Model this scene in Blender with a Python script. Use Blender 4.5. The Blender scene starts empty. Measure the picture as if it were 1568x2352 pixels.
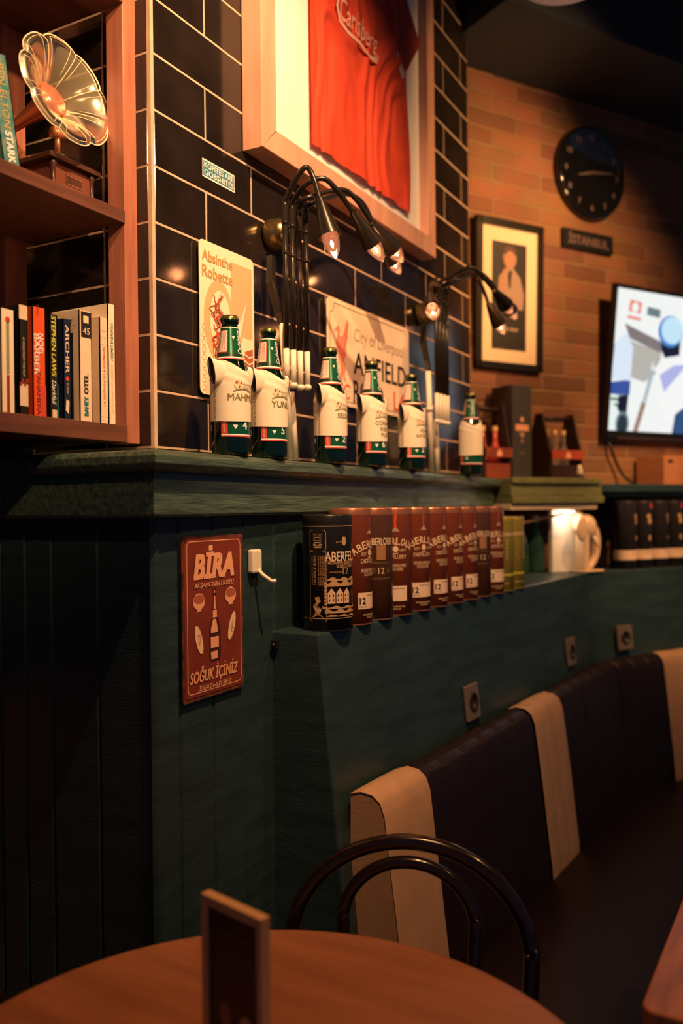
import bpy, math, random
import numpy as np
from mathutils import Matrix, Vector, noise
random.seed(7)
PI = math.pi
SC = bpy.context.scene
COL = SC.collection

# ------------------------------------------------------------------ camera
F = 1980.0
TH = math.atan(1082 / F)
H = 1.42
_f0 = np.array([math.cos(TH), math.sin(TH), 0]); _r0 = np.array([math.sin(TH), -math.cos(TH), 0]); _u0 = np.array([0, 0, 1.0])
_p = 10 / F; _ro = .0105
CF = _f0 * math.cos(_p) - _u0 * math.sin(_p); _u1 = np.cross(_r0, CF)
CU = _u1 * math.cos(_ro) + _r0 * math.sin(_ro); CR = _r0 * math.cos(_ro) - _u1 * math.sin(_ro)
CC = np.array([0, 0, H])
cam_d = bpy.data.cameras.new('camera'); cam = bpy.data.objects.new('camera', cam_d); COL.objects.link(cam)
m = Matrix.Identity(4)
for i in range(3):
    m[i][0] = CR[i]; m[i][1] = CU[i]; m[i][2] = -CF[i]; m[i][3] = CC[i]
cam.matrix_world = m
cam_d.sensor_fit = 'VERTICAL'; cam_d.sensor_height = 36; cam_d.lens = F / 2352 * 36
cam_d.dof.use_dof = True; cam_d.dof.focus_distance = 1.70; cam_d.dof.aperture_fstop = 2.0
cam_d.clip_start = .02
SC.camera = cam
# ------------------------------------------------------------------ world, view
w = bpy.data.worlds.new('world'); SC.world = w; w.use_nodes = True
w.node_tree.nodes['Background'].inputs[0].default_value = (.40, .58, .95, 1)
w.node_tree.nodes['Background'].inputs[1].default_value = .070
SC.view_settings.view_transform = 'Standard'; SC.view_settings.look = 'None'
SC.view_settings.exposure = 0.0; SC.view_settings.gamma = 1.0
SC.view_settings.use_curve_mapping = False
# ------------------------------------------------------------------ lights of the room
def spot(name, loc, tgt, power, size, blend, rad, col=(1, .50, .20)):
    l = bpy.data.lights.new(name, 'SPOT'); l.energy = power; l.spot_size = math.radians(size); l.spot_blend = blend
    l.shadow_soft_size = rad; l.color = col
    o = bpy.data.objects.new(name, l); COL.objects.link(o); o.location = loc
    o.rotation_euler = (Vector(tgt) - Vector(loc)).to_track_quat('-Z', 'Y').to_euler(); return o
def point(name, loc, power, rad=.02, col=(1, .50, .20)):
    l = bpy.data.lights.new(name, 'POINT'); l.energy = power; l.shadow_soft_size = rad; l.color = col
    o = bpy.data.objects.new(name, l); COL.objects.link(o); o.location = loc; return o
spot('ceiling_and_fill_spot', (1.0, .08, 3.1), (1.68, 1.1, 1.95), 235, 74, .9, .02, (1, .56, .27))
spot('ceiling_and_fill_spot', (-.35, -.9, 3.1), (1.35, 1.1, 2.18), 195, 38, .8, .05, (1, .55, .26))
spot('ceiling_and_fill_spot', (2.1, -1.0, 3.2), (2.3, .8, .7), 52, 66, .8, .06, (1, .48, .19))
spot('ceiling_and_fill_spot', (2.95, -.2, 3.0), (3.42, 1.0, 2.05), 105, 84, .8, .03, (1, .50, .18))
spot('ceiling_and_fill_spot', (2.72, -.55, 2.55), (3.12, 1.2, 2.62), 105, 52, .7, .04, (1, .50, .18))  # soft fill added to brighten the upper brick by the chimney
spot('ceiling_and_fill_spot', (2.9, -.5, 2.6), (3.85, .5, 1.35), 105, 44, .8, .04, (1, .52, .22))
spot('ceiling_and_fill_spot', (.9, .3, 3.1), (.95, .4, .75), 80, 50, .8, .06, (1, .42, .15))

# ------------------------------------------------------------------ picking points on real planes
def ray(x, y): return CF + CR * (x - 784) / F - CU * (y - 1176) / F
def onY(x, y, Y):
    d = ray(x, y); return Vector(CC + d * Y / d[1])
def onX(x, y, X):
    d = ray(x, y); return Vector(CC + d * X / d[0])
def onZ(x, y, Z):
    d = ray(x, y); return Vector(CC + d * (Z - H) / d[2])
def onP(x, y, P, n):
    d = ray(x, y); n = np.array(n); return Vector(CC + d * (np.dot(np.array(P) - CC, n) / np.dot(d, n)))
def proj(P):
    d = np.array(P) - CC; z = d @ CF; return (784 + F * (d @ CR) / z, 1176 - F * (d @ CU) / z, z)

# ------------------------------------------------------------------ materials
def hexc(h):
    c = [int(h[i:i + 2], 16) / 255 for i in (0, 2, 4)]
    return tuple(x / 12.92 if x <= .04045 else ((x + .055) / 1.055) ** 2.4 for x in c)
_M = {}
def mat(name, col=(.5, .5, .5), rough=.5, metal=0, spec=.5, var=0, vscale=20, stretch=(1, 1, 1), bump=0, bscale=60,
        coat=0, trans=0, emit=None, estr=1, ior=1.45, col2=None, alpha=1):
    if name in _M: return _M[name]
    if isinstance(col, str): col = hexc(col)
    mt = bpy.data.materials.new(name); mt.use_nodes = True; nt = mt.node_tree; b = nt.nodes['Principled BSDF']
    b.inputs['Base Color'].default_value = (*col, 1); b.inputs['Roughness'].default_value = rough
    b.inputs['Metallic'].default_value = metal; b.inputs['Specular IOR Level'].default_value = spec
    b.inputs['Coat Weight'].default_value = coat; b.inputs['Coat Roughness'].default_value = .08
    b.inputs['Transmission Weight'].default_value = trans; b.inputs['IOR'].default_value = ior
    b.inputs['Alpha'].default_value = alpha
    if emit:
        b.inputs['Emission Color'].default_value = (*emit, 1); b.inputs['Emission Strength'].default_value = estr
    if var or bump:
        tc = nt.nodes.new('ShaderNodeTexCoord'); mp = nt.nodes.new('ShaderNodeMapping')
        mp.inputs['Scale'].default_value = stretch; nt.links.new(tc.outputs['Object'], mp.inputs['Vector'])
    if var:
        n = nt.nodes.new('ShaderNodeTexNoise'); n.inputs['Scale'].default_value = vscale; n.inputs['Detail'].default_value = 5
        r = nt.nodes.new('ShaderNodeMix'); r.data_type = 'RGBA'
        c2 = col2 if col2 is not None else tuple(x * (1 - var) for x in col)
        if isinstance(c2, str): c2 = hexc(c2)
        r.inputs[6].default_value = (*col, 1); r.inputs[7].default_value = (*c2, 1)
        rp = nt.nodes.new('ShaderNodeValToRGB'); rp.color_ramp.elements[0].position = .35; rp.color_ramp.elements[1].position = .65
        nt.links.new(mp.outputs[0], n.inputs['Vector']); nt.links.new(n.outputs['Fac'], rp.inputs[0]); nt.links.new(rp.outputs[0], r.inputs[0])
        nt.links.new(r.outputs[2], b.inputs['Base Color'])
    if bump:
        n2 = nt.nodes.new('ShaderNodeTexNoise'); n2.inputs['Scale'].default_value = bscale; n2.inputs['Detail'].default_value = 4
        bp = nt.nodes.new('ShaderNodeBump'); bp.inputs['Strength'].default_value = bump; bp.inputs['Distance'].default_value = .002
        nt.links.new(mp.outputs[0], n2.inputs['Vector']); nt.links.new(n2.outputs['Fac'], bp.inputs['Height']); nt.links.new(bp.outputs[0], b.inputs['Normal'])
    _M[name] = mt; return mt

def brick_mat():
    mt = bpy.data.materials.new('red_brick'); mt.use_nodes = True; nt = mt.node_tree; b = nt.nodes['Principled BSDF']
    tc = nt.nodes.new('ShaderNodeTexCoord'); br = nt.nodes.new('ShaderNodeTexBrick')
    no = nt.nodes.new('ShaderNodeTexNoise'); no.inputs['Scale'].default_value = 18; no.inputs['Detail'].default_value = 4
    mx = nt.nodes.new('ShaderNodeVectorMath'); mx.operation = 'SCALE'; mx.inputs['Scale'].default_value = .012
    ad = nt.nodes.new('ShaderNodeVectorMath'); ad.operation = 'ADD'
    nt.links.new(tc.outputs['Object'], no.inputs['Vector']); nt.links.new(no.outputs['Color'], mx.inputs[0])
    nt.links.new(tc.outputs['Object'], ad.inputs[0]); nt.links.new(mx.outputs[0], ad.inputs[1])
    br.inputs['Scale'].default_value = 1; br.inputs['Brick Width'].default_value = .25; br.inputs['Row Height'].default_value = .068
    br.inputs['Mortar Size'].default_value = .007; br.inputs['Mortar Smooth'].default_value = .6
    br.inputs['Color1'].default_value = (.36, .155, .075, 1); br.inputs['Color2'].default_value = (.13, .055, .035, 1)
    br.inputs['Mortar'].default_value = (.38, .21, .105, 1); br.inputs['Bias'].default_value = -.35
    nt.links.new(ad.outputs[0], br.inputs['Vector'])
    n2 = nt.nodes.new('ShaderNodeTexNoise'); n2.inputs['Scale'].default_value = 7; n2.inputs['Detail'].default_value = 6
    nt.links.new(tc.outputs['Object'], n2.inputs['Vector'])
    m2 = nt.nodes.new('ShaderNodeMix'); m2.data_type = 'RGBA'; m2.blend_type = 'MULTIPLY'; m2.inputs[0].default_value = .5
    nt.links.new(br.outputs['Color'], m2.inputs[6]); nt.links.new(n2.outputs['Color'], m2.inputs[7]); nt.links.new(m2.outputs[2], b.inputs['Base Color'])
    bp = nt.nodes.new('ShaderNodeBump'); bp.invert = True; bp.inputs['Strength'].default_value = .7; bp.inputs['Distance'].default_value = .006
    nt.links.new(br.outputs['Fac'], bp.inputs['Height']); nt.links.new(bp.outputs[0], b.inputs['Normal'])
    b.inputs['Roughness'].default_value = .85; return mt
BRICK = brick_mat()
TILE = mat('black_glazed_tile', (.020, .014, .012), .13, var=.4, vscale=9, bump=.12, bscale=14, spec=.6)
GROUT = mat('tan_grout', (.66, .46, .32), .9, var=.2, vscale=30)
GREEN = mat('dark_green_paint', (.026, .055, .060), .42, var=.35, vscale=6, bump=.35, bscale=50, stretch=(1, 1, 5))
GREENW = mat('brushed_green_paint', (.10, .155, .115), .26, coat=.3, var=.55, vscale=25, stretch=(.25, 4, 4), bump=1.0, bscale=70)
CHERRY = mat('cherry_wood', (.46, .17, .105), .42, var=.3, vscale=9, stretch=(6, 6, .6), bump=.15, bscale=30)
CHERRYH = mat('cherry_wood_level_dimmed', (.17, .065, .042), .42, var=.35, vscale=9, stretch=(.6, 6, 6), bump=.15, bscale=30)  # level grain; darkened so the shelves look less lit than the posts
FRAMEW = mat('pink_beech_wood', (.74, .38, .26), .45, var=.18, vscale=8, stretch=(4, 4, .7))
TABLEW = mat('table_wood', (.42, .17, .085), .38, var=.25, vscale=5, stretch=(6, .8, 1), bump=.05)
TABLEW2 = mat('table_wood_grained', (.46, .17, .08), .38, var=.4, vscale=9, stretch=(.8, 6, 1))
BLACKM = mat('black_metal', (.025, .020, .016), .28, metal=.4, spec=.6)
BRASSM = mat('aged_brass', (.34, .24, .10), .25, metal=.9)
BLACKP = mat('black_plastic', (.012, .012, .014), .35)
IVORY = mat('ivory_plastic', (.82, .74, .60), .35)
CREAMC = mat('cream_cloth', (.84, .74, .58), .85, bump=.08, bscale=500)
CREAMV = mat('cream_vinyl', (.50, .29, .165), .6, var=.12, vscale=12, bump=.2, bscale=150)
BROWNV = mat('dark_brown_vinyl', (.018, .008, .008), .45, spec=.35, var=.25, vscale=10, bump=.25, bscale=120)
GLASSG = mat('green_bottle_glass', (.001, .010, .005), .06, spec=.7, coat=.6)
PRINTG = mat('green_label', (.006, .11, .055), .28, metal=.35)
WHITE = mat('white_print', (.85, .82, .76), .5)
REDP = mat('red_print', (.62, .06, .035), .5)
OLIVE = mat('olive_print', (.22, .19, .07), .7)
BLACKI = mat('black_ink', (.01, .01, .012), .6)
GOLD = mat('gold_print', (.62, .38, .18), .45, metal=.2)
TAN = mat('tan_print', (.75, .52, .34), .6)

# ------------------------------------------------------------------ mesh builder
class MB:
    def __init__(s): s.v = []; s.f = []; s.fm = []; s.sm = []; s.mats = []
    def mi(s, m):
        if m not in s.mats: s.mats.append(m)
        return s.mats.index(m)
    def add(s, vs, fs, m, smooth=False, xf=None):
        o = len(s.v); k = s.mi(m)
        if xf is not None: vs = [xf @ Vector(v) if isinstance(xf, Matrix) else xf(Vector(v)) for v in vs]
        s.v += [tuple(v) for v in vs]
        for f in fs: s.f.append(tuple(i + o for i in f)); s.fm.append(k); s.sm.append(smooth)
        return s
    def box(s, a, b, m, xf=None):
        x0, y0, z0 = [min(a[i], b[i]) for i in range(3)]; x1, y1, z1 = [max(a[i], b[i]) for i in range(3)]
        v = [(x0, y0, z0), (x1, y0, z0), (x1, y1, z0), (x0, y1, z0), (x0, y0, z1), (x1, y0, z1), (x1, y1, z1), (x0, y1, z1)]
        return s.add(v, [(0, 3, 2, 1), (4, 5, 6, 7), (0, 1, 5, 4), (1, 2, 6, 5), (2, 3, 7, 6), (3, 0, 4, 7)], m, xf=xf)
    def lathe(s, prof, m, seg=32, xf=None, smooth=True):
        v = []; f = []; n = len(prof)
        for j in range(seg):
            a = 2 * PI * j / seg
            for r, z in prof: v.append((r * math.cos(a), r * math.sin(a), z))
        for j in range(seg):
            k = (j + 1) % seg
            for i in range(n - 1): f.append((j * n + i, k * n + i, k * n + i + 1, j * n + i + 1))
        return s.add(v, f, m, smooth, xf)
    def tube(s, pts, r, m, seg=12, cap=True, xf=None, smooth=True, closed=False):
        pts = [Vector(p) for p in pts]; n = len(pts)
        rr = r if isinstance(r, (list, tuple)) else [r] * n
        v = []; f = []; ref = None
        for i, p in enumerate(pts):
            t = (pts[(i + 1) % n] - pts[i - 1]) if closed else (pts[min(i + 1, n - 1)] - pts[max(i - 1, 0)])
            t = t.normalized()
            if ref is None: ref = t.orthogonal().normalized()
            ref = (ref - t * ref.dot(t)).normalized(); bi = t.cross(ref)
            for j in range(seg):
                a = 2 * PI * j / seg; v.append(p + (ref * math.cos(a) + bi * math.sin(a)) * rr[i])
        for i in range(n if closed else n - 1):
            k = (i + 1) % n
            for j in range(seg):
                q = (j + 1) % seg; f.append((i * seg + j, i * seg + q, k * seg + q, k * seg + j))
        if cap and not closed:
            f.append(tuple(range(seg - 1, -1, -1))); f.append(tuple((n - 1) * seg + j for j in range(seg)))
        return s.add(v, f, m, smooth, xf)
    def sphere(s, c, r, m, seg=20, rings=12, xf=None):
        rr = r if isinstance(r, (tuple, list)) else (r, r, r); v = []; f = []
        for i in range(rings + 1):
            th = PI * i / rings
            for j in range(seg):
                a = 2 * PI * j / seg
                v.append((c[0] + rr[0] * math.sin(th) * math.cos(a), c[1] + rr[1] * math.sin(th) * math.sin(a), c[2] + rr[2] * math.cos(th)))
        for i in range(rings):
            for j in range(seg):
                q = (j + 1) % seg; f.append((i * seg + j, (i + 1) * seg + j, (i + 1) * seg + q, i * seg + q))
        return s.add(v, f, m, True, xf)
    def prism(s, poly, d, m, xf=None):       # polygon in local xy, extruded along +z by d
        n = len(poly); v = [(x, y, 0) for x, y in poly] + [(x, y, d) for x, y in poly]
        f = [tuple(range(n - 1, -1, -1)), tuple(range(n, 2 * n))] + [(i, (i + 1) % n, n + (i + 1) % n, n + i) for i in range(n)]
        return s.add(v, f, m, xf=xf)
    def poly(s, pts, m, xf=None): return s.add(pts, [tuple(range(len(pts)))], m, xf=xf)
    def grid(s, fn, nu, nv, m, smooth=True, xf=None):
        v = [fn(i / nu, j / nv) for j in range(nv + 1) for i in range(nu + 1)]; W = nu + 1
        f = [(j * W + i, j * W + i + 1, (j + 1) * W + i + 1, (j + 1) * W + i) for j in range(nv) for i in range(nu)]
        return s.add(v, f, m, smooth, xf)
    def build(s, name, parent=None, bevel=0, bseg=2, loc=None, solid=0, subsurf=0, rot=None):
        me = bpy.data.meshes.new(name); me.from_pydata(s.v, [], s.f)
        for m in s.mats: me.materials.append(m)
        me.polygons.foreach_set('material_index', s.fm); me.polygons.foreach_set('use_smooth', s.sm); me.update()
        o = bpy.data.objects.new(name, me); COL.objects.link(o)
        if parent: o.parent = parent; o.matrix_parent_inverse = Matrix.Translation(parent.location).inverted() if False else Matrix.Identity(4)
        if loc is not None: o.location = loc
        if rot is not None: o.rotation_euler = rot
        if solid: q = o.modifiers.new('s', 'SOLIDIFY'); q.thickness = solid; q.offset = 0
        if bevel: q = o.modifiers.new('b', 'BEVEL'); q.width = bevel; q.segments = bseg; q.limit_method = 'ANGLE'; q.angle_limit = .6
        if subsurf: q = o.modifiers.new('u', 'SUBSURF'); q.levels = subsurf; q.render_levels = subsurf
        return o

def tag(o, label, cat, group=None):
    o['label'] = label; o['category'] = cat
    if group: o['group'] = group
    return o
def thing(name, label, cat, loc=(0, 0, 0), rz=0, group=None):
    o = bpy.data.objects.new(name, None); COL.objects.link(o); o.location = loc; o.rotation_euler = (0, 0, rz); o.empty_display_size = .05
    return tag(o, label, cat, group)
def struct(name, mb, **k):
    o = mb.build(name, **k); o['kind'] = 'structure'; return o

_tc = bpy.data.curves.new('lettering_source', 'FONT'); _to = bpy.data.objects.new('lettering_source', _tc)
def text(body, h, bold=0, shear=0, wide=1.0, align='CENTER', space=1.0):
    """letter outlines as 2D vertices and faces; h = capital height, origin at the middle of the line"""
    _tc.body = body; _tc.size = 1; _tc.shear = shear; _tc.resolution_u = 3; _tc.space_character = space
    me = _to.to_mesh(); vs = [(v.co.x, v.co.y) for v in me.vertices]; fs = [tuple(p.vertices) for p in me.polygons]; _to.to_mesh_clear()
    if not vs: return [], []
    k = h / .70; x0 = min(v[0] for v in vs); x1 = max(v[0] for v in vs)
    off = {'CENTER': (x0 + x1) / 2, 'LEFT': x0, 'RIGHT': x1}[align]
    base = [((x - off) * k * wide, (y - .35) * k) for x, y in vs]; text.n = len(base)
    if bold < .012: return base, fs
    V, Fc, b = [], [], bold * k * .75          # heavier strokes: the same outline laid down a few times
    for dx, dy in ((0, 0), (b, b * .6), (-b, b * .6), (b, -b * .6), (-b, -b * .6)):
        o = len(V); V += [(x + dx, y + dy) for x, y in base]; Fc += [tuple(i + o for i in f) for f in fs]
    return V, Fc
def put_text(mb, body, h, m, xf, w=None, **k):
    """flat lettering; xf maps (x, y, 0); w = wanted total width"""
    vs, fs = text(body, h, **k)
    if not vs: return
    if w:
        ww = max(v[0] for v in vs) - min(v[0] for v in vs); vs = [(x * w / ww, y) for x, y in vs]
    mb.add([(x, y, .00005 * (i // text.n)) for i, (x, y) in enumerate(vs)], fs, m, xf=xf)
def circ(cx, cy, r, n=24, ry=None, a0=0, a1=2 * PI, rot=0):
    ry = ry or r; out = []
    for i in range(n):
        a = a0 + (a1 - a0) * i / (n if abs(a1 - a0 - 2 * PI) < 1e-6 else n - 1)
        x, y = r * math.cos(a), ry * math.sin(a); out.append((cx + x * math.cos(rot) - y * math.sin(rot), cy + x * math.sin(rot) + y * math.cos(rot)))
    return out
def flat(mb, pts, m, xf, z=0): mb.poly([(x, y, z) for x, y in pts], m, xf=xf)
def roundrect(x0, y0, x1, y1, r, n=5):
    out = []
    for cx, cy, a in ((x1 - r, y1 - r, 0), (x0 + r, y1 - r, PI / 2), (x0 + r, y0 + r, PI), (x1 - r, y0 + r, 1.5 * PI)):
        out += [(cx + r * math.cos(a + i * PI / 2 / n), cy + r * math.sin(a + i * PI / 2 / n)) for i in range(n + 1)]
    return out
def outline(mb, pts, wd, m, xf, z=0, closed=True):
    n = len(pts)
    for i in range(n if closed else n - 1):
        a = Vector(pts[i]); b = Vector(pts[(i + 1) % n]); d = (b - a)
        if d.length < 1e-6: continue
        d.normalize(); p = Vector((-d.y, d.x)) * wd / 2; a = a - d * wd * .3; b = b + d * wd * .3
        flat(mb, [a - p, b - p, b + p, a + p], m, xf, z + .00006 * (i % 3) + (.0002 if closed and i == n - 1 else 0))
def wallxf(o, rx=(1, 0, 0), ry=(0, 0, 1)):
    """local x,y,z -> world with x along rx, y along ry, z towards the room"""
    rx = Vector(rx).normalized(); ry = Vector(ry).normalized(); n = rx.cross(ry)
    M = Matrix.Identity(4)
    for i in range(3): M[i][0] = rx[i]; M[i][1] = ry[i]; M[i][2] = n[i]; M[i][3] = o[i]
    return M
def wrapf(Rf, phi0, z0, off=.0006, rot=0):
    """2D -> surface of revolution; phi 0 faces -Y"""
    def fn(p):
        x, y = p.x, p.y
        if rot == 1: x, y = -y, x
        if rot == -1: x, y = y, -x
        z = z0 + y; r = Rf(z) + off + p.z; a = phi0 + x / max(Rf(z), .005)
        return Vector((math.sin(a) * r, -math.cos(a) * r, z))
    return fn
def patch(mb, Rf, p0, p1, z0, z1, m, off=.0004, nu=14, nv=3, xf=None):
    def fn(u, v):
        z = z0 + (z1 - z0) * v; a = p0 + (p1 - p0) * u; r = Rf(z) + off; return Vector((math.sin(a) * r, -math.cos(a) * r, z))
    mb.grid(fn, nu, nv, m, True, xf)
def lerp(tab, z):
    for (z0, r0), (z1, r1) in zip(tab, tab[1:]):
        if z <= z1: return r0 + (r1 - r0) * max(0, (z - z0)) / (z1 - z0 + 1e-9)
    return tab[-1][1]
D = math.radians

# ================================================================== STRUCTURE
YT = 1.10; XT = 1.273                        # chimney tile face and its left corner
# tiled chimney breast
mb = MB()
mb.box((XT - .0006, YT - .0006, 1.45), (3.005, 1.45, 3.5), GROUT)
def tile(x0, x1, z0, z1, T, face='f'):
    g = .0022; c = .0009; x0 += g; x1 -= g; z0 += g; z1 -= g
    if x1 - x0 < .01: return
    dp = .0075
    v = [(x0, z0, 0), (x1, z0, 0), (x1, z1, 0), (x0, z1, 0), (x0, z0, dp - c), (x1, z0, dp - c), (x1, z1, dp - c), (x0, z1, dp - c),
         (x0 + c, z0 + c, dp), (x1 - c, z0 + c, dp), (x1 - c, z1 - c, dp), (x0 + c, z1 - c, dp)]
    if face == 'f': v = [(x, YT + .006 - d, z) for x, z, d in v]
    else: v = [(XT + .006 - d, 2 * YT - x + .0, z) if False else (XT + .006 - d, x, z) for x, z, d in v]
    f = [(0, 1, 5, 4), (1, 2, 6, 5), (2, 3, 7, 6), (3, 0, 4, 7), (4, 5, 9, 8), (5, 6, 10, 9), (6, 7, 11, 10), (7, 4, 8, 11), (8, 9, 10, 11)]
    if face != 'f': f = [t[::-1] for t in f]
    mb.add(v, f, T)
for k in range(-5, 14):
    z0 = 1.970 + .1075 * k; z1 = z0 + .1075
    xs = [XT + .006] + [x for x in ([1.440 + .332 * n for n in range(6)] if k % 2 == 0 else [1.273 + .332 * n for n in range(1, 7)]) if x < 2.99] + [3.005]
    for a, b in zip(xs, xs[1:]): tile(a, b, z0, z1, TILE)
    for a, b in ((YT + .006, 1.221), (1.221, 1.45)): tile(a, b, z0, z1, TILE, 's')
struct('wall_chimney', mb)

# plank faced lower chimney, left flank and the wall behind the tins
XP, YP = 1.145, .994
mb = MB()
def planks(cuts, put):
    g = .0045
    for a, b in zip(cuts, cuts[1:]): put(a + g, b - g)
def pf(a, b):
    z1 = 1.42; mb.add([(a, YP, -.05), (b, YP, -.05), (b, YP, z1), (a, YP, z1), (a - .0045, YP + .006, -.05), (b + .0045, YP + .006, -.05), (b + .0045, YP + .006, z1), (a - .0045, YP + .006, z1)],
           [(0, 1, 2, 3), (4, 0, 3, 7), (1, 5, 6, 2)], GREEN)
def ps(a, b):
    z1 = 1.42; mb.add([(XP, b, -.05), (XP, a, -.05), (XP, a, z1), (XP, b, z1), (XP + .006, b + .0045, -.05), (XP + .006, a - .0045, -.05), (XP + .006, a - .0045, z1), (XP + .006, b + .0045, z1)],
           [(0, 1, 2, 3), (4, 0, 3, 7), (1, 5, 6, 2)], GREEN)
planks([XP - .0045, 1.211, 1.3095, 1.410, 1.519], pf)
planks([1.519, 1.64, 1.74, 1.84, 1.94, 2.04, 2.14, 2.24, 2.34, 2.44, 2.54, 2.64, 2.74, 2.84, 2.94, 3.0], pf)
planks([YP - .0045, 1.124, 1.240, 1.310, 1.379, 1.452], ps)
mb.box((XP + .006, YP + .006, -.05), (3.0, 1.45, 1.42), GREEN)
struct('wall_panelling', mb)

# ledge box under the tins, leaning face, then along the brick wall
A0 = Vector((1.511, .883, 1.163)); B0 = Vector((3.33, .753, 1.163)); BD = Vector((.8548, -.5187, 0)); BN = Vector((-.5187, -.8548, 0)); BP = Vector((3.592, .934, 0))
C0 = B0 + BD * 1.5
lean = Vector((0, -.097, -1)).normalized()
def low(P, n2): return Vector((P.x + n2[0] * .1175, P.y + n2[1] * .1175, -.05))
n1 = (-.0715, -1.0)
A1 = low(A0, (0, -1)); B1 = low(B0, (-.25, -.95)); C1 = low(C0, (BN.x, BN.y))
mb = MB()
bk = [Vector((1.511, 1.02, 0)), Vector((3.0, 1.02, 0)), Vector((3.0, 1.3, 0)), Vector((3.46, 1.02, 0)), BP + BD * 1.35]
top = [A0, B0, C0] + [Vector((p.x, p.y, 1.163)) for p in reversed(bk)]
bot = [A1, B1, C1] + [Vector((p.x, p.y, -.05)) for p in reversed(bk)]
n = len(top)
mb.add([tuple(p) for p in top + bot], [tuple(range(n))] + [(i, n + i, n + (i + 1) % n, (i + 1) % n) for i in range(n)], GREEN)
struct('wall_ledge', mb, bevel=.004)

# brick walls
def brickwall(name, org, dx, W, z0, z1):
    mbb = MB(); mbb.box((0, z0, -.1), (W, z1, 0), BRICK)
    o = struct(name, mbb); dx = Vector(dx); n = dx.cross(Vector((0, 0, 1)))
    M = Matrix.Identity(4)
    for i in range(3): M[i][0] = dx[i]; M[i][1] = (0, 0, 1)[i]; M[i][2] = n[i]; M[i][3] = org[i]
    o.matrix_world = M; return o
brickwall('wall_right', BP - BD * 1.2, BD, 3.4, -.05, 3.45)
brickwall('wall_left', (-1.6, 1.455, 0), (1, 0, 0), 3.4, -.05, 3.45)
CEILM = mat('navy_ceiling_paint', (.10, .12, .16), .8)
mb = MB(); mb.box((-2.2, -3.2, 3.45), (6, 2.4, 3.55), CEILM); struct('ceiling', mb)
FLOORM = mat('dark_floorboards', (.05, .028, .018), .5, var=.4, vscale=6, stretch=(1, 8, 1))
mb = MB(); mb.box((-2.2, -3.2, -.15), (6, 2.4, -.05), FLOORM); struct('floor', mb)
mb = MB()
q0 = BP - BD * .62; q1 = BP + BD * 2.2
v = []
for z in (3.135, 3.46):
    for p, o in ((q0, 0), (q1, 0), (q1, .42), (q0, .42)):
        e = p + BN * (o + .001); v.append((e.x, e.y, z))
mb.add(v, [(0, 1, 2, 3), (4, 7, 6, 5), (0, 4, 5, 1), (1, 5, 6, 2), (2, 6, 7, 3), (3, 7, 4, 0)], mat('dark_soffit_paint', (.035, .042, .055), .8)); struct('trim_1', mb)

# ================================================================== MANTEL SHELF
LX, LY, RX = 1.078, .93, 3.045
def yf(x, o): return LY + (x - LX) * .030 + o
mb = MB()
prof_lip = [(.20, 1.520), (.012, 1.520), (.004, 1.517), (.0, 1.509), (.0, 1.496), (.006, 1.488), (.014, 1.484), (.20, 1.484)]
prof_frz = [(.20, 1.485), (.028, 1.485), (.026, 1.470), (.026, 1.412), (.030, 1.407), (.20, 1.407)]
def mantel(prof, M, ex):
    v = []; n = len(prof)
    for o, z in prof: v.append((LX + o, 1.44, z))
    for o, z in prof: v.append((LX + o, yf(LX + o, 0) + o, z))
    for o, z in prof: v.append((RX - ex - min(o, .1), yf(RX, 0) + min(o, .19), z))
    for o, z in prof: v.append((RX - ex - min(o, .1), 1.20, z))
    f = [(a * n + i, a * n + i + 1, (a + 1) * n + i + 1, (a + 1) * n + i) for a in range(3) for i in range(n - 1)]
    mb.add(v, f, M)
root = thing('mantel_shelf', 'long dark green painted mantel shelf with moulded front under the black tiles', 'shelf', (2.0, 1.0, 1.41))
def child(mb_, name, root, **k):
    o = mb_.build(name, **k); o.parent = root; o.matrix_parent_inverse = root_inv(root); return o
def root_inv(r):
    return (Matrix.Translation(r.location) @ r.rotation_euler.to_matrix().to_4x4()).inverted()
mantel(prof_lip, GREENW, 0)
mb.poly([(LX + .01, LY + .01, 1.5201), (RX - .01, yf(RX, .01), 1.5201), (RX - .01, 1.25, 1.5201), (LX + .01, 1.44, 1.5201)], GREENW)
child(mb, 'shelf_board', root, bevel=.001)
mb = MB(); mantel(prof_frz, GREENW, .0)
mb.poly([(LX + .03, LY + .03, 1.4071), (LX + .03, 1.44, 1.4071), (RX - .03, 1.25, 1.4071), (RX - .03, yf(RX, .03), 1.4071)], GREENW)
child(mb, 'frieze_board', root)

# corner section of the mantel, parallel to the brick wall, its yellow lamplight mixed into the paint colour
GREENLIT = mat('green_paint_lit_yellow', (.20, .21, .085), .45, var=.3, vscale=20, stretch=(1, 1, 6), bump=.4)
def bw(s, o, z): return BP + BD * s + BN * o + Vector((0, 0, z))       # s along the brick wall, o out from it
sM0 = (Vector((3.02, .985, 0)) - BP).dot(BD); sM1 = (Vector((3.40, .757, 0)) - BP).dot(BD)
root = thing('corner_shelf', 'green corner shelf with stepped edge, its lamplit yellow painted in, carrying the bottle carriers', 'shelf', tuple(bw(-.3, .15, 1.41)))
mb = MB()
def bbox(mb, s0, s1, o0, o1, z0, z1, M):
    v = [tuple(bw(s, o, z)) for z in (z0, z1) for s, o in ((s0, o0), (s1, o0), (s1, o1), (s0, o1))]
    mb.add(v, [(0, 1, 2, 3), (4, 7, 6, 5), (0, 4, 5, 1), (1, 5, 6, 2), (2, 6, 7, 3), (3, 7, 4, 0)], M)
bbox(mb, sM0, sM1, .0, .31, 1.500, 1.522, GREENLIT); child(mb, 'shelf_board', root, bevel=.003)
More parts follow.
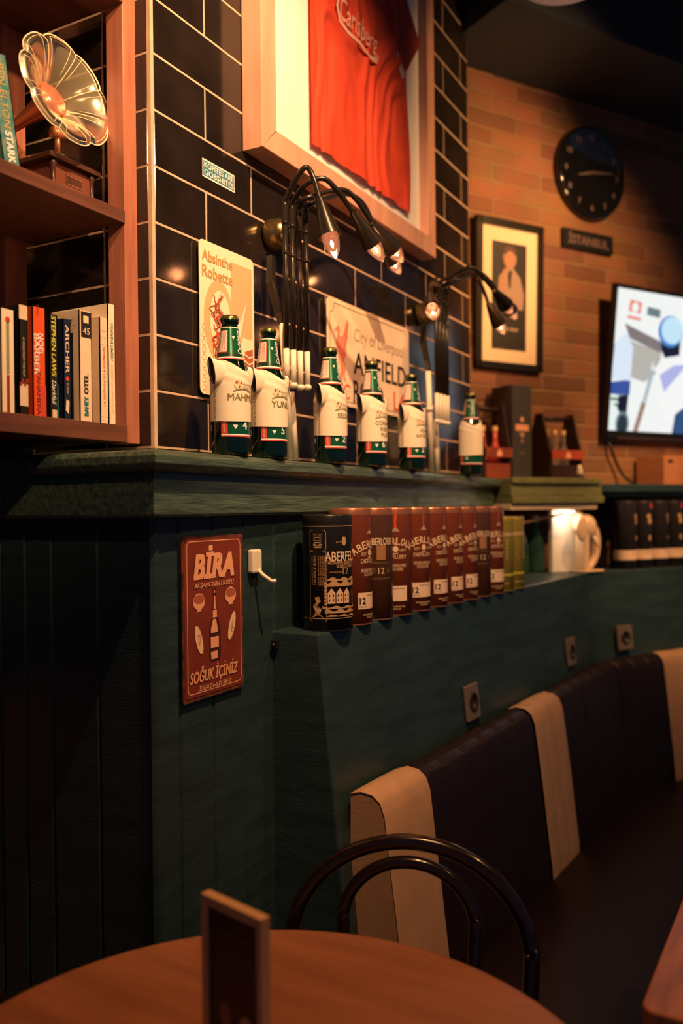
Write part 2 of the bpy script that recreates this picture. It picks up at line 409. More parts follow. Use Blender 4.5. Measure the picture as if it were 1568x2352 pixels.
mb = MB(); bbox(mb, sM0, sM1 + .01, .0, .30, 1.455, 1.4995, GREENLIT); bbox(mb, sM0, sM1 + .015, .0, .308, 1.428, 1.4548, GREENLIT); child(mb, 'frieze_board', root, bevel=.003)
mb = MB(); bbox(mb, sM0, sM1 - .01, .0, .295, 1.405, 1.4278, mat('lit_trim_peach', (.80, .62, .42), .6)); child(mb, 'lit_underside_trim', root, bevel=.002)  # edge trim, its pale colour standing for the lamplit underside
# cream side panel of the niche
def s_at(px, py, o_): return (onP(px, py, tuple(bw(0, o_, 0)), tuple(BN)) - BP).dot(BD)
mb = MB(); bbox(mb, s_at(1268, 1250, .22), s_at(1330, 1250, .22), .20, .22, 1.1635, 1.404, mat('cream_paint', (.85, .80, .72), .6)); o = mb.build('side_panel', bevel=.002)
tag(o, 'cream painted upright panel in the lit niche, under the corner shelf', 'panel')
# dark shelf along the brick wall
mb = MB(); bbox(mb, sM1 + .016, 1.45, .0, .25, 1.470, 1.503, GREEN); bbox(mb, sM1 + .02, 1.45, .0, .235, 1.455, 1.4695, GREEN)
o = mb.build('wall_shelf', bevel=.003); tag(o, 'dark green shelf along the brick wall below the television', 'shelf')
mb = MB(); pk = bw(s_at(1305, 1170, .262), .262, 1.398); mb.lathe([(0, -.006), (.022, -.006), (.024, 0), (0, 0)], mat('lamp_puck', (1, 1, 1), emit=(.85, .92, 1), estr=2.5), 24, Matrix.Translation(pk)); o = mb.build('puck_light'); tag(o, 'small white puck lamp glowing under the corner shelf', 'lamp')
point('niche_lamp', (pk.x, pk.y, pk.z - .012), .5, .012, (1, .76, .52))

# ================================================================== BOOKCASE
BYF = 1.135
root = thing('bookcase', 'open cherry wood bookcase standing left of the black tiled chimney', 'bookcase', (.9, 1.2, 1.547))
for x0, x1, y0, y1, nm in ((1.236, XT + .0005 - .002, BYF, BYF + .042, 'front_post'), (1.172, 1.226, 1.385, 1.43, 'rear_post'), (.30, .34, BYF, BYF + .042, 'front_post')):
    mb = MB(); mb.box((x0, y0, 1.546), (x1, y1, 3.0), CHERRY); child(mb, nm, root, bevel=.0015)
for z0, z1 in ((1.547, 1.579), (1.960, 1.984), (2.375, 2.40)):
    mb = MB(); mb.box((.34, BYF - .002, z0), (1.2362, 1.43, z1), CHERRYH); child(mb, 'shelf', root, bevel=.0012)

mb = MB(); mb.box((.34, 1.41, 1.45), (1.262, 1.43, 1.5468), GREEN); child(mb, 'dark_gap_rail', root)  # added dark rail, puts shade into the gap below the bottom shelf
# ---- books: x0,x1 spine from pixels on the plane y
def book(px0, px1, ytop, depth, cols, name_label, prints, Y=1.150, ztop=None, dx=0, cat='book', pages=(.75, .62, .42)):
    a = onY(px0, 940, Y); b = onY(px1, 940, Y); zt = onY((px0 + px1) / 2, ytop, Y).z - 1.580; w_ = b.x - a.x
    root = thing('book', name_label, cat, (a.x + w_ / 2, Y, 1.5795), 0, 'books on the lower shelf')
    cov = MB(); t = .0015; C = cols
    cov.box((-w_ / 2, 0, 0), (-w_ / 2 + t, depth, zt), C); cov.box((w_ / 2 - t, 0, 0), (w_ / 2, depth, zt), C); cov.box((-w_ / 2, 0, 0), (w_ / 2, .002, zt), C)
    X = wallxf((0, -.0004, zt / 2))
    prints(cov, X, w_, zt)
    o = cov.build('cover', root)
    pg = MB(); pg.box((-w_ / 2 + t, .002, .002), (w_ / 2 - t, depth - .004, zt - .003), mat('book_pages', pages, .9)); pg.build('pages', root)
    return root
def T(mb, X, s, h, x, y, M, rot=-90, w=None, **k):
    put_text(mb, s, h, M, X @ Matrix.Translation((x, y, .0003)) @ Matrix.Rotation(D(rot), 4, 'Z'), w, **k)
def R(mb, X, x0, y0, x1, y1, M, z=0): flat(mb, [(x0, y0), (x1, y0), (x1, y1), (x0, y1)], M, X, z)
CRB = mat('cream_paper_cover', (.80, .62, .45), .55, var=.1, vscale=20)
CRB2 = mat('ivory_paper_cover', (.86, .72, .54), .5)
NAVY = mat('navy_cover', (.012, .018, .05), .4)
BLK = mat('black_cover', (.014, .013, .013), .4)
ORG = mat('orange_red_cover', (.72, .09, .022), .42)
YEL = mat('yellow_green_lettering', (.62, .60, .05), .5)
GRN = mat('grey_green_print', (.25, .30, .14), .6); DRD = mat('dark_red_print', (.28, .03, .025), .6); TEAL = mat('teal_print', (.02, .20, .20), .5)
def p0(m_, X, w, h): T(m_, X, 'ROMAN', .007, 0, 0, BLACKI)
book(-30, -6, 706, .13, CRB, 'worn cream book at the very left of the lower shelf, mostly cut off', p0)
def p1(m_, X, w, h):
    flat(m_, circ(0, h * .40, .005), REDP, X); R(m_, X, -.003, -.02, .003, .065, GRN); R(m_, X, -.003, -.09, .003, -.022, DRD)
book(4, 35, 710, .125, CRB2, 'ivory paperback with a green and dark red stripe down its spine', p1)
def p2(m_, X, w, h):
    R(m_, X, -w / 2, h * .37, w / 2, h * .5, CRB); R(m_, X, -w / 2, -h * .42, w / 2, -h * .22, CRB)
    for i in range(4): R(m_, X, -w / 2 + i * w / 4, -h * .24 + (i % 2) * .006, -w / 2 + (i + 1) * w / 4, -h * .235 + (i % 2) * .006 + .006, DRD, .0002)
    T(m_, X, 'A VOICE FROM THE PAST', .004, 0, .005, TAN)
book(46, 65, 701, .14, BLK, 'black book with cream panels at top and bottom of its spine', p2, Y=1.146)
def p3(m_, X, w, h):
    T(m_, X, 'NOEL', .0105, .0035, .030, WHITE, bold=.02); T(m_, X, 'BARBER', .0105, -.006, .012, WHITE, bold=.02, w=.07); T(m_, X, 'TANAMERA', .008, -.002, -.052, DRD, bold=.02, w=.075)
    T(m_, X, 'CORGI', .004, -.003, .088, DRD); R(m_, X, .004, -.095, w / 2, -.04, REDP)
book(77, 106, 706, .115, ORG, 'thick orange red paperback lettered NOEL BARBER on its spine', p3)
def p4(m_, X, w, h):
    T(m_, X, 'STEPHEN LAWS', .0095, 0, .035, YEL, bold=.03, w=.105, shear=.1); T(m_, X, 'Darkfall', .009, 0, -.045, WHITE, w=.042, shear=.3); R(m_, X, -.004, -h / 2, .006, -.075, TAN)
    R(m_, X, w / 2 - .002, -h / 2, w / 2, -.03, TEAL)
book(115, 134, 722, .11, BLK, 'black paperback with STEPHEN LAWS in yellow green on its spine', p4)
def p5(m_, X, w, h):
    T(m_, X, 'ARCHER', .0085, 0, .036, CRB, w=.085, bold=.02); flat(m_, circ(0, -.016, .004), REDP, X); T(m_, X, 'TELL THE STORY', .004, 0, -.033, TAN, w=.02)
    flat(m_, [(-.003, -.052), (.004, -.056), (.002, -.078), (-.005, -.072)], CRB, X); flat(m_, circ(0, -.09, .003), REDP, X)
book(147, 164, 733, .11, NAVY, 'narrow navy paperback with ARCHER down its spine', p5)
def p6(m_, X, w, h): R(m_, X, -w / 2 + .001, -.02, -w / 2 + .002, .06, TAN)
book(167, 181, 752, .10, BLK, 'thin black book pressed against the tall cream hotel novel', p6, Y=1.165)
def p7(m_, X, w, h):
    R(m_, X, -w * .36, h / 2 - .048, w / 2 - .001, h / 2 - .002, BLACKI); R(m_, X, -w * .18, h / 2 - .022, w * .25, h / 2 - .009, CRB, .0003)
    T(m_, X, '45', .012, w * .06, h / 2 - .036, CRB, rot=0)
    T(m_, X, 'OTEL', .0095, 0, -.032, BLACKI, rot=90, bold=.05, w=.036); T(m_, X, 'BAHEY', .0095, 0, -.072, TEAL, rot=90, bold=.05, w=.034)
    # printing on the side cover facing left
    Y2 = wallxf((-w / 2 - .0004, .06, h / 2), (0, -1, 0), (0, 0, 1)); X2 = Matrix.Translation((0, 0, 0)) @ Y2
    R(m_, X2, -.05, -h / 2, .045, h / 2 - .04, BLACKI); R(m_, X2, -.05, h / 2 - .027, .055, h / 2 - .0262, TAN, .0003); T(m_, X2, 'aehry', .009, .03, h / 2 - .017, BLACKI, rot=0)
book(184, 212, 714, .14, CRB, 'thick cream book with a black 45 patch and OTEL on its spine', p7, Y=1.142)
def p8(m_, X, w, h):
    T(m_, X, "LA LÉGENDE D'ULENSPIEGEL", .0042, 0, -.01, REDP, rot=90, w=.11); T(m_, X, 'CHARLES DE COSTER', .0028, 0, .062, TAN, rot=0, w=w * .8)
    for y in (.073, .048, -.085, -.092): R(m_, X, -w / 2, y, w / 2, y + .0006, TAN)
book(231, 249, 730, .115, CRB, 'cream paperback with a thin red French title, second from the right', p8, Y=1.146)
def p9(m_, X, w, h):
    T(m_, X, 'HAŞMET BABAOĞLU', .0062, 0, .042, BLACKI, rot=90, w=.07, shear=.2); T(m_, X, 'HAYDİ KIRALIM HAYALLERİMİZİ', .0052, 0, -.045, TAN, rot=90, w=.09)
    outline(m_, [(-.005, -.101), (.005, -.101), (.005, -.09), (-.005, -.09)], .0006, TAN, X)
book(250, 266, 699, .145, CRB2, 'tall ivory book at the right end, lettered HAŞMET BABAOĞLU', p9, Y=1.143)

# ---- teal book leaning on the upper shelf
a = onY(0, 0, 1.16)
pt = onY(-2, 168, 1.150); pb = onY(26, 352, 1.150)
root = thing('book', 'worn teal book leaning beside the gramophone, lettered in yellow and white', 'book', (pb.x, 1.148, 1.986))
ang = math.atan2(pt.x - pb.x, pt.z - 1.986)
TL = mat('worn_teal_cover', (.02, .20, .22), .5, var=.5, vscale=60, col2=(.20, .30, .22)); cv = MB(); L_ = .175; wd = .034
M0 = Matrix.Rotation(ang, 4, 'Y')
cv.box((-wd / 2, 0, 0), (-wd / 2 + .002, .11, L_), TL); cv.box((wd / 2 - .002, 0, 0), (wd / 2, .11, L_), TL); cv.box((-wd / 2, 0, 0), (wd / 2, .002, L_), TL)
X = wallxf((0, -.0004, L_ / 2)); T(cv, X, 'BEN ELTON', .014, .001, .022, mat('mustard_print', (.55, .38, .10), .6), w=.10, bold=.01); T(cv, X, 'STARK', .014, .001, -.058, WHITE, w=.05, bold=.05)
o = cv.build('cover', root, rot=(0, ang, 0)); pg = MB(); pg.box((-wd / 2 + .002, .002, .002), (wd / 2 - .002, .105, L_ - .003), mat('book_pages', (.75, .62, .42), .9)); pg.build('pages', root, rot=(0, ang, 0))
# cream book behind it
root = thing('book', 'cream book half hidden to the left of the leaning teal book', 'book', (onY(-10, 300, 1.15).x - .006, 1.15, 1.9855)); cv = MB(); cv.box((-.012, 0, 0), (.006, .10, .13), CRB2); cv.build('cover', root, rot=(0, ang, 0))

# ---- gramophone ornament
DW = mat('dark_walnut', (.06, .025, .016), .3, coat=.4); MW = mat('mahogany', (.16, .05, .03), .35, coat=.3); COP = mat('copper_plastic', (.75, .30, .17), .25, metal=.6)
bell_m = bpy.data.materials.new('amber_clear_plastic'); bell_m.use_nodes = True; nt = bell_m.node_tree; nt.nodes.clear()
out = nt.nodes.new('ShaderNodeOutputMaterial'); g1 = nt.nodes.new('ShaderNodeBsdfGlossy'); g1.inputs[0].default_value = (1, .93, .78, 1); g1.inputs[1].default_value = .2
tr = nt.nodes.new('ShaderNodeBsdfTransparent'); tr.inputs[0].default_value = (1, .95, .85, 1); tl = nt.nodes.new('ShaderNodeBsdfTranslucent'); tl.inputs[0].default_value = (.95, .85, .6, 1)
df = nt.nodes.new('ShaderNodeBsdfDiffuse'); df.inputs[0].default_value = (.9, .78, .5, 1)
fr = nt.nodes.new('ShaderNodeFresnel'); fr.inputs[0].default_value = 1.42
m1 = nt.nodes.new('ShaderNodeMixShader'); m1.inputs[0].default_value = .30; m2 = nt.nodes.new('ShaderNodeMixShader'); m3 = nt.nodes.new('ShaderNodeMixShader'); m3.inputs[0].default_value = .5
nt.links.new(tl.outputs[0], m3.inputs[1]); nt.links.new(df.outputs[0], m3.inputs[2])
nt.links.new(tr.outputs[0], m1.inputs[1]); nt.links.new(m3.outputs[0], m1.inputs[2]); nt.links.new(fr.outputs[0], m2.inputs[0]); nt.links.new(m1.outputs[0], m2.inputs[1]); nt.links.new(g1.outputs[0], m2.inputs[2]); nt.links.new(m2.outputs[0], out.inputs[0])
root = thing('gramophone', 'small toy gramophone with amber flower horn on the upper shelf', 'gramophone', (1.175, 1.25, 1.9845))
mb = MB(); mb.box((1.128, 1.205, 1.9845), (1.222, 1.30, 2.058), MW)
for x in (1.128, 1.222):
    for y in (1.205, 1.30): mb.lathe([(0, 0), (.006, .002), (.005, .02), (.0075, .024), (.005, .03), (.0045, .06), (.007, .066), (.006, .074), (0, .074)], DW, 12, Matrix.Translation((x, y, 1.9845)))
X = wallxf((1.178, 1.2046, 2.03)); R(mb, X, -.02, -.008, .022, .012, DW); outline(mb, [(-.018, -.006), (.02, -.006), (.02, .010), (-.018, .010)], .0012, COP, X, .0003); R(mb, X, -.045, -.017, .043, -.016, DW, .0001)
child(mb, 'case', root, bevel=.001)
mb = MB(); v = []
for e, z in ((.0, 2.058), (.0, 2.066), (.014, 2.076)):
    for x, y in ((1.112 + e, 1.194 + e), (1.238 - e, 1.194 + e), (1.238 - e, 1.312 - e), (1.112 + e, 1.312 - e)): v.append((x, y, z))
mb.add(v, [(3, 2, 1, 0), (8, 9, 10, 11)] + [(a * 4 + i, a * 4 + (i + 1) % 4, a * 4 + 4 + (i + 1) % 4, a * 4 + 4 + i) for a in (0, 1) for i in range(4)], DW)
mb.lathe([(0, 2.076), (.04, 2.076), (.042, 2.079), (.04, 2.082), (0, 2.082)], BLACKP, 32, Matrix.Translation((1.178, 1.25, 0)))
child(mb, 'lid', root, bevel=.0008)
mb = MB(); c_ = onY(132, 308, 1.215); mb.tube([(c_.x - .012, c_.y, c_.z), (c_.x + .014, c_.y, c_.z)], .010, COP, 20); mb.tube([(c_.x, c_.y, c_.z), (c_.x, c_.y, 2.076)], .005, COP); child(mb, 'sound_head', root)
mb = MB(); mb.sphere((1.178, 1.197, 2.0), .0075, mat('pale_knob', (.85, .6, .45), .3)); child(mb, 'knob', root)
# horn: bell + neck + elbow
cB = onY(156, 206, 1.185); vd = (Vector(CC) - cB).normalized(); rt = Vector(CR); up = Vector(CU)
ax = (rt * .68 + up * .46 + vd * .57).normalized()
def horn_r(t): return .0115 + .010 * t + .020 * t ** 2.4 if t < 1 else .0
el = cB - ax * .175
q = ax.to_track_quat('Z', 'Y').to_matrix().to_4x4()
mb = MB()
def bell(u, v_):
    a = u * 2 * PI; t = v_
    lob = abs(math.cos(a * 4)) ; lo = .93 + .07 * (1 - (1 - lob) ** 2.0)
    r = .024 + .080 * t ** 1.15; z = .060 * (1 - (1 - t) ** 1.7)
    if t > .86: z -= (t - .86) * .05
    r *= 1 + (lo - 1) * t * 1.1
    return Vector((r * math.cos(a), r * math.sin(a), z - .055))
mb.grid(bell, 128, 16, bell_m, True, Matrix.Translation(cB) @ q)
rim = [Matrix.Translation(cB) @ q @ bell(i / 128, 1.0) for i in range(128)]
AMB = mat('amber_rim', (.88, .72, .45), .15, spec=.8)
child(mb, 'horn_bell', root)
mb = MB(); mb.tube(rim, .0013, AMB, 6, closed=True)
for k in range(8):
    for du_, t0, t1, rd in ((0, .12, 1.0, .0009), (.022, .35, .93, .0006), (-.022, .35, .93, .0006)):
        ribs = [Matrix.Translation(cB) @ q @ (bell((k + .5) / 8 + du_, t0 + (t1 - t0) * j / 8)) for j in range(9)]; mb.tube(ribs, rd, AMB, 6)
    arc = [Matrix.Translation(cB) @ q @ (bell((k + .5) / 8 + .022 + (.125 - .044) * j / 8, .93)) for j in range(9)]; mb.tube(arc, .0006, AMB, 6)
child(mb, 'horn_rim', root)
mb = MB(); n_ = 14
pts = [cB - ax * (.165 - .125 * i / (n_ - 1)) for i in range(n_)]; mb.tube(pts, [.0105 + .0015 * i / 13 + .017 * (i / 13) ** 2.2 for i in range(n_)], COP, 24)
e0 = pts[0]; mb.tube([e0 + ax * .004, e0 - ax * .012 + Vector((0, 0, -.004)), e0 - ax * .016 + Vector((0, 0, -.02)), Vector((e0.x - .006, e0.y + .01, e0.z - .045)), Vector((e0.x - .006, e0.y + .015, 2.08))], [.0125, .0115, .008, .0065, .0065], MW, 14)
child(mb, 'horn_neck', root)

# ================================================================== FRAMED SHIRT
FY = 1.045
root = thing('framed_shirt', 'large pink wood frame holding a red football shirt on the tiled chimney', 'framed shirt', (2.1, 1.07, 2.6))
def fx(px, py): return onY(px, py, FY)
X0, X1 = fx(603, 357).x, fx(1001, 588).x; Z0 = 2.213 - .004; Z1 = 3.18; fw = .058
mb = MB()
for a, b, c, d in (((X0, Z0), (X1, Z0), (X1 - fw, Z0 + fw * .95), (X0 + fw, Z0 + fw * .95)), ((X1, Z0), (X1, Z1), (X1 - fw, Z1 - fw), (X1 - fw, Z0 + fw)), ((X1, Z1), (X0, Z1), (X0 + fw, Z1 - fw), (X1 - fw, Z1 - fw)), ((X0, Z1), (X0, Z0), (X0 + fw, Z0 + fw), (X0 + fw, Z1 - fw))):
    fr_, bk_ = FY - .0, YT - .002
    v = [(p[0], fr_, p[1]) for p in (a, b)] + [(p[0], fr_ + .0, p[1]) for p in (c, d)] + [(p[0], bk_, p[1]) for p in (a, b, c, d)]
    mb.add(v, [(0, 1, 2, 3), (4, 7, 6, 5), (0, 4, 5, 1), (2, 6, 7, 3)], FRAMEW)
child(mb, 'frame', root, bevel=.002)
mb = MB(); mb.box((X0 + .03, FY + .028, Z0 + .03), (X1 - .03, FY + .034, Z1 - .03), mat('white_mount_board', (.86, .82, .76), .7)); child(mb, 'mount_board', root)
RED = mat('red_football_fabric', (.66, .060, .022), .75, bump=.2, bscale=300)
RED2 = mat('shaded_red_sleeve_fabric', (.40, .045, .030), .8, bump=.2, bscale=300)  # shade on the sleeve put into a darker copy of the red
jl = onY(709, 333, 1.068); jr = onY(936, 481, 1.068)
def shirtf(u, v_):
    z = jl.z + .004 + (3.1 - jl.z) * v_; xr = jr.x + (.01 * math.sin(v_ * 9)) - .02 * v_; x = jl.x + (xr - jl.x) * u
    w_ = 3.0 * u + .5 * math.sin(v_ * 5 + 1) + noise.noise(Vector((u * 3, v_ * 3, 0))) * .9
    amp = .0035 + .004 * (1 - abs(u - .4))
    d = amp * 1.1 * math.sin(w_ * 13.0 + 1.5 * noise.noise(Vector((u * 5, v_ * 2, 5)))) + .0022 * math.sin(w_ * 31 + v_ * 6) + .003 * noise.noise(Vector((u * 14, v_ * 5, 3))) + .0035 * noise.noise(Vector((u * 7, v_ * 14, 8))) * (1 - v_)
    return Vector((x, 1.060 + .62 * d * min(1, u * 12, (1 - u) * 12), z))
root_s = MB(); root_s.grid(shirtf, 110, 150, RED)
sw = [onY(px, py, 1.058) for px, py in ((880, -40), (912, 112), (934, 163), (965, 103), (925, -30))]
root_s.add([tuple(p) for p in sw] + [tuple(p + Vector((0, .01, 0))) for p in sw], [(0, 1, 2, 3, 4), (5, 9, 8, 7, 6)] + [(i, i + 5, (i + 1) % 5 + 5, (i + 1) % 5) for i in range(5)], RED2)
lp = [onY(px, py, 1.060) for px, py in ((911, 112), (914, 150), (923, 182), (928, 186), (928, 165))]
root_s.poly([tuple(p) for p in lp], mat('pale_lining', (.85, .6, .5), .7))
PKL = mat('pale_pink_print', (.86, .48, .38), .6)
c0 = onY(782, 18, 1.052); c1 = onY(868, 118, 1.052)
XJ = wallxf(((c0.x + c1.x) / 2, 1.0475, (c0.z + c1.z) / 2 + .012))
def X(p):      # lays the print on the folds of the shirt
    q_ = XJ @ p; v_ = (q_.z - jl.z - .004) / (3.1 - jl.z); xr = jr.x + (.01 * math.sin(v_ * 9)) - .02 * v_; u_ = (q_.x - jl.x) / (xr - jl.x)
    return Vector((q_.x, min(shirtf(u_ + a_, v_ + b_).y for a_ in (-.07, -.035, 0, .035, .07) for b_ in (-.04, -.02, 0, .02, .04)) - .0014 - p.z, q_.z))
put_text(root_s, 'Carlsberg', .062, PKL, X, w=(c1.x - c0.x), shear=.35, bold=.01)
outline(root_s, [(-.115, .02), (-.125, -.01), (-.11, -.04), (-.07, -.048), (0, -.045), (.06, -.055), (.10, -.052), (.112, -.03)], .010, PKL, X, .0003, closed=False)
o = child(root_s, 'football_shirt', root)

# ================================================================== STICKER + TIN SIGNS
mb = MB(); a = onY(465, 360, YT - .0025); b = onY(538, 405, YT - .0025); c = onY(538, 443, YT - .0025)
sx0, sx1, sz1, sz0 = a.x, b.x, (a.z + b.z) / 2, c.z
mb.box((sx0, YT - .0026, sz0), (sx1, YT - .0013, sz1), WHITE); X = wallxf(((sx0 + sx1) / 2, YT - .0028, (sz0 + sz1) / 2))
SB = mat('sticker_blue', (.05, .20, .30), .5); w_ = sx1 - sx0; R(mb, X, -w_ / 2 + .002, -.0155, w_ / 2 - .002, .0155, SB)
put_text(mb, 'KOPITES ARE', .0118, WHITE, X @ Matrix.Translation((0, .0075, .0003)), w=w_ * .92, bold=.025); put_text(mb, 'GOBSHITES', .0118, WHITE, X @ Matrix.Translation((0, -.0075, .0003)), w=w_ * .92, bold=.025)
o = mb.build('sticker'); tag(o, 'small white and blue rectangular sticker on the black tiles', 'sticker')

# pale art nouveau style sign (generic swirls)
PCH = mat('peach_sign_paint', (.80, .46, .24), .45); PCH2 = mat('pale_cream_sign_paint', (.93, .80, .58), .4); PNK = mat('pink_sign_paint', (.85, .42, .30), .5); BRN = mat('rust_sign_paint', (.42, .12, .06), .5); GLD = mat('mustard_sign_paint', (.50, .29, .10), .5)
sx0, sx1, sz0, sz1 = 1.401, 1.594, 1.655, 1.971
root = None; mb = MB(); X = wallxf(((sx0 + sx1) / 2, YT - .010, (sz0 + sz1) / 2)); w_, h_ = sx1 - sx0, sz1 - sz0
mb.prism(roundrect(-w_ / 2, -h_ / 2, w_ / 2, h_ / 2, .012), .002, PCH2, X)
X = X @ Matrix.Translation((0, 0, .0023))
flat(mb, [(.012, .135), (w_ / 2 - .008, .135), (w_ / 2 - .008, -.02), (.012, -.02)], PCH, X)
flat(mb, circ(-.032, .0, .052, 30, .085), PCH, X, .0002); flat(mb, circ(-.028, .002, .036, 30, .062), PCH2, X, .0004)
put_text(mb, 'Absinthe', .022, GLD, X @ Matrix.Translation((-.036, .128, .0003)), w=.105, bold=.03); put_text(mb, 'Robette', .024, GLD, X @ Matrix.Translation((-.036, .096, .0003)), w=.105, bold=.03)
rnd = random.Random(3)
for k in range(16):   # loose rust swirls
    cx, cy = -.042 + rnd.uniform(-.012, .014), -.005 + rnd.uniform(-.05, .05); pts = [(cx + .009 * math.sin(i * .42 + k) + .004 * math.sin(i * .9), cy + i * .0026 - .02) for i in range(17)]
    outline(mb, pts, .0024, BRN if k % 2 else REDP, X, .0010 + k * .0002, closed=False)
flat(mb, [(-.02, -.15), (.03, -.15), (.035, -.06), (.06, .0), (.075, .07), (.045, .02), (.0, -.03), (-.018, -.09)], PNK, X, .0005)
flat(mb, [(-.012, -.15), (.024, -.15), (.028, -.06), (.05, .0), (.068, .06), (.04, .01), (.0, -.036), (-.012, -.09)], PCH2, X, .0007)
for k in range(9): outline(mb, circ(-w_ / 2 + .012, -.02 - .0155 * k, .006, 8), .0012, PNK, X, .0003)
flat(mb, [(.045, -.15), (w_ / 2 - .006, -.15), (w_ / 2 - .006, -.04), (.06, -.05)], BRN, X, .0004)
for k in range(7): outline(mb, [(.045, -.145 + k * .014), (.06, -.14 + k * .014), (.075, -.146 + k * .014), (.09, -.14 + k * .014)], .003, PCH2, X, .0008, closed=False)
flat(mb, [(-.055, -.05), (-.045, -.05), (-.043, -.12), (-.053, -.12)], BRN, X, .0008); outline(mb, [(-.05, -.06), (-.053, -.075), (-.047, -.09), (-.049, -.12)], .003, PCH2, X, .001, closed=False)
o = mb.build('tin_sign'); tag(o, 'tall pale peach tin sign lettered ABSINTHE ROBETTE behind the two left bottles', 'sign')

# road name sign
sx0, sx1, sz0, sz1 = 1.923, 2.428, 1.690, 1.964
mb = MB(); X = wallxf(((sx0 + sx1) / 2, YT - .011, (sz0 + sz1) / 2)); w_, h_ = sx1 - sx0, sz1 - sz0
SGN = mat('ivory_enamel', (.90, .70, .50), .35)
mb.prism(roundrect(-w_ / 2, -h_ / 2, w_ / 2, h_ / 2, .018), .003, SGN, X); X = X @ Matrix.Translation((0, 0, .0034))
fr_ = [(-w_ / 2 + .035, h_ / 2 - .012), (w_ / 2 - .035, h_ / 2 - .012)] + [(w_ / 2 - .035 + .023 * math.sin(a), h_ / 2 - .035 + .023 * math.cos(a) - .0) for a in (0.3, .8, 1.3)] + [(w_ / 2 - .012, h_ / 2 - .04), (w_ / 2 - .012, -h_ / 2 + .012), (-w_ / 2 + .012, -h_ / 2 + .012), (-w_ / 2 + .012, h_ / 2 - .04), (-w_ / 2 + .026, h_ / 2 - .034), (-w_ / 2 + .034, h_ / 2 - .024)]
outline(mb, fr_, .0018, BLACKI, X)
put_text(mb, 'City of Liverpool', .036, mat('grey_script_print', (.33, .27, .20), .6), X @ Matrix.Translation((.055, .062, .0003)), w=.325, shear=.12, bold=-.012)
put_text(mb, 'ANFIELD', .060, BLACKI, X @ Matrix.Translation((.058, -.014, .0003)), w=.34, bold=.018)
put_text(mb, 'ROAD', .060, BLACKI, X @ Matrix.Translation((-.022, -.092, .0003)), w=.185, bold=.018)
LR = mat('crest_red', (.72, .10, .06), .5); put_text(mb, 'L4', .056, LR, X @ Matrix.Translation((.178, -.092, .0003)), w=.075, bold=.018); put_text(mb, 'FC', .040, LR, X @ Matrix.Translation((-.165, -.098, .0003)), w=.06)
LR2 = mat('crest_pale_red', (.80, .25, .17), .5)   # standing bird emblem
BZ = [(-.035, .085), (-.028, .092), (-.02, .088), (-.016, .078), (-.02, .066), (-.012, .060), (0, .066), (.010, .082), (.018, .104), (.026, .118), (.028, .095), (.026, .060), (.018, .030), (.020, .012), (.008, -.002), (.014, -.03), (.008, -.052), (.018, -.068), (.004, -.064), (-.002, -.045), (-.012, -.068), (-.018, -.066), (-.012, -.045), (-.014, -.02), (-.024, .0), (-.036, .022), (-.040, .040), (-.032, .060), (-.030, .074), (-.042, .074), (-.048, .066), (-.045, .078)]
bz = [(x * .95 - .172, y * .9 - .012) for x, y in BZ]
for i in range(1): 
    import mathutils
    tri = mathutils.geometry.tessellate_polygon([[Vector((x, y, 0)) for x, y in bz]]); mb.add([(x, y, .0004) for x, y in bz], [tuple(t) for t in tri], LR2, xf=X)
for k in range(5): outline(mb, [(-.166 + k * .004, .012 + k * .008), (-.152 + k * .002, .05 + k * .008), (-.148, .07 + k * .006)], .0016, LR, X, .0008, closed=False)
o = mb.build('street_name_sign'); tag(o, 'ivory ANFIELD ROAD L4 street sign with a red bird emblem leaning on the tiles', 'sign')

# red beer sign on the planks
root = thing('tin_sign', 'dark red tin sign lettered BİRA with a bottle and bowls on the green planks', 'sign', (1.302, .985, 1.221))
BR = mat('rust_red_enamel', (.24, .040, .020), .45, var=.2, vscale=15); BE = mat('rusty_sign_edge', (.22, .05, .02), .7, var=.7, vscale=40, col2=(.04, .02, .015)); SLM = mat('salmon_print', (.88, .42, .24), .5); SHD = mat('dark_brown_outline', (.06, .012, .01), .6)
mb = MB(); X = wallxf((0, 0, 0)); w_, h_ = .186, .300
def pill(x, y):  # slight dish of the pressed plate
    return .0
mb.prism(roundrect(-w_ / 2, -h_ / 2, w_ / 2, h_ / 2, .006), .0025, BE, X @ Matrix.Translation((0, 0, -.003))); flat(mb, roundrect(-w_ / 2 + .005, -h_ / 2 + .007, w_ / 2 - .005, h_ / 2 - .005, .008), BR, X, .0003)
X = X @ Matrix.Translation((0, 0, .0006))
outline(mb, roundrect(-w_ / 2 + .0125, -h_ / 2 + .014, w_ / 2 - .010, h_ / 2 - .010, .010), .0017, SLM, X)
def st(s, h, x, y, w, rot=0, bold=.06, shear=.22, sh=.012):
    M = X @ Matrix.Translation((x, y, .0002)) @ Matrix.Rotation(D(rot), 4, 'Z')
    put_text(mb, s, h, SHD, M, w=w * 1.03, bold=bold + sh, shear=shear); put_text(mb, s, h, SLM, M @ Matrix.Translation((0, 0, .0004)), w=w, bold=bold, shear=shear)
st('BİRA', .044, .000, .094, .125, bold=.07, sh=.02); st('AKŞAMCININ DOSTU', .0085, .0, .059, .122, bold=.02)
st('SOĞUK İÇİNİZ', .0205, -.002, -.107, .148, bold=.04); st('İDEALİ 6-8 DERECE', .0082, .0, -.1295, .100, bold=.02)
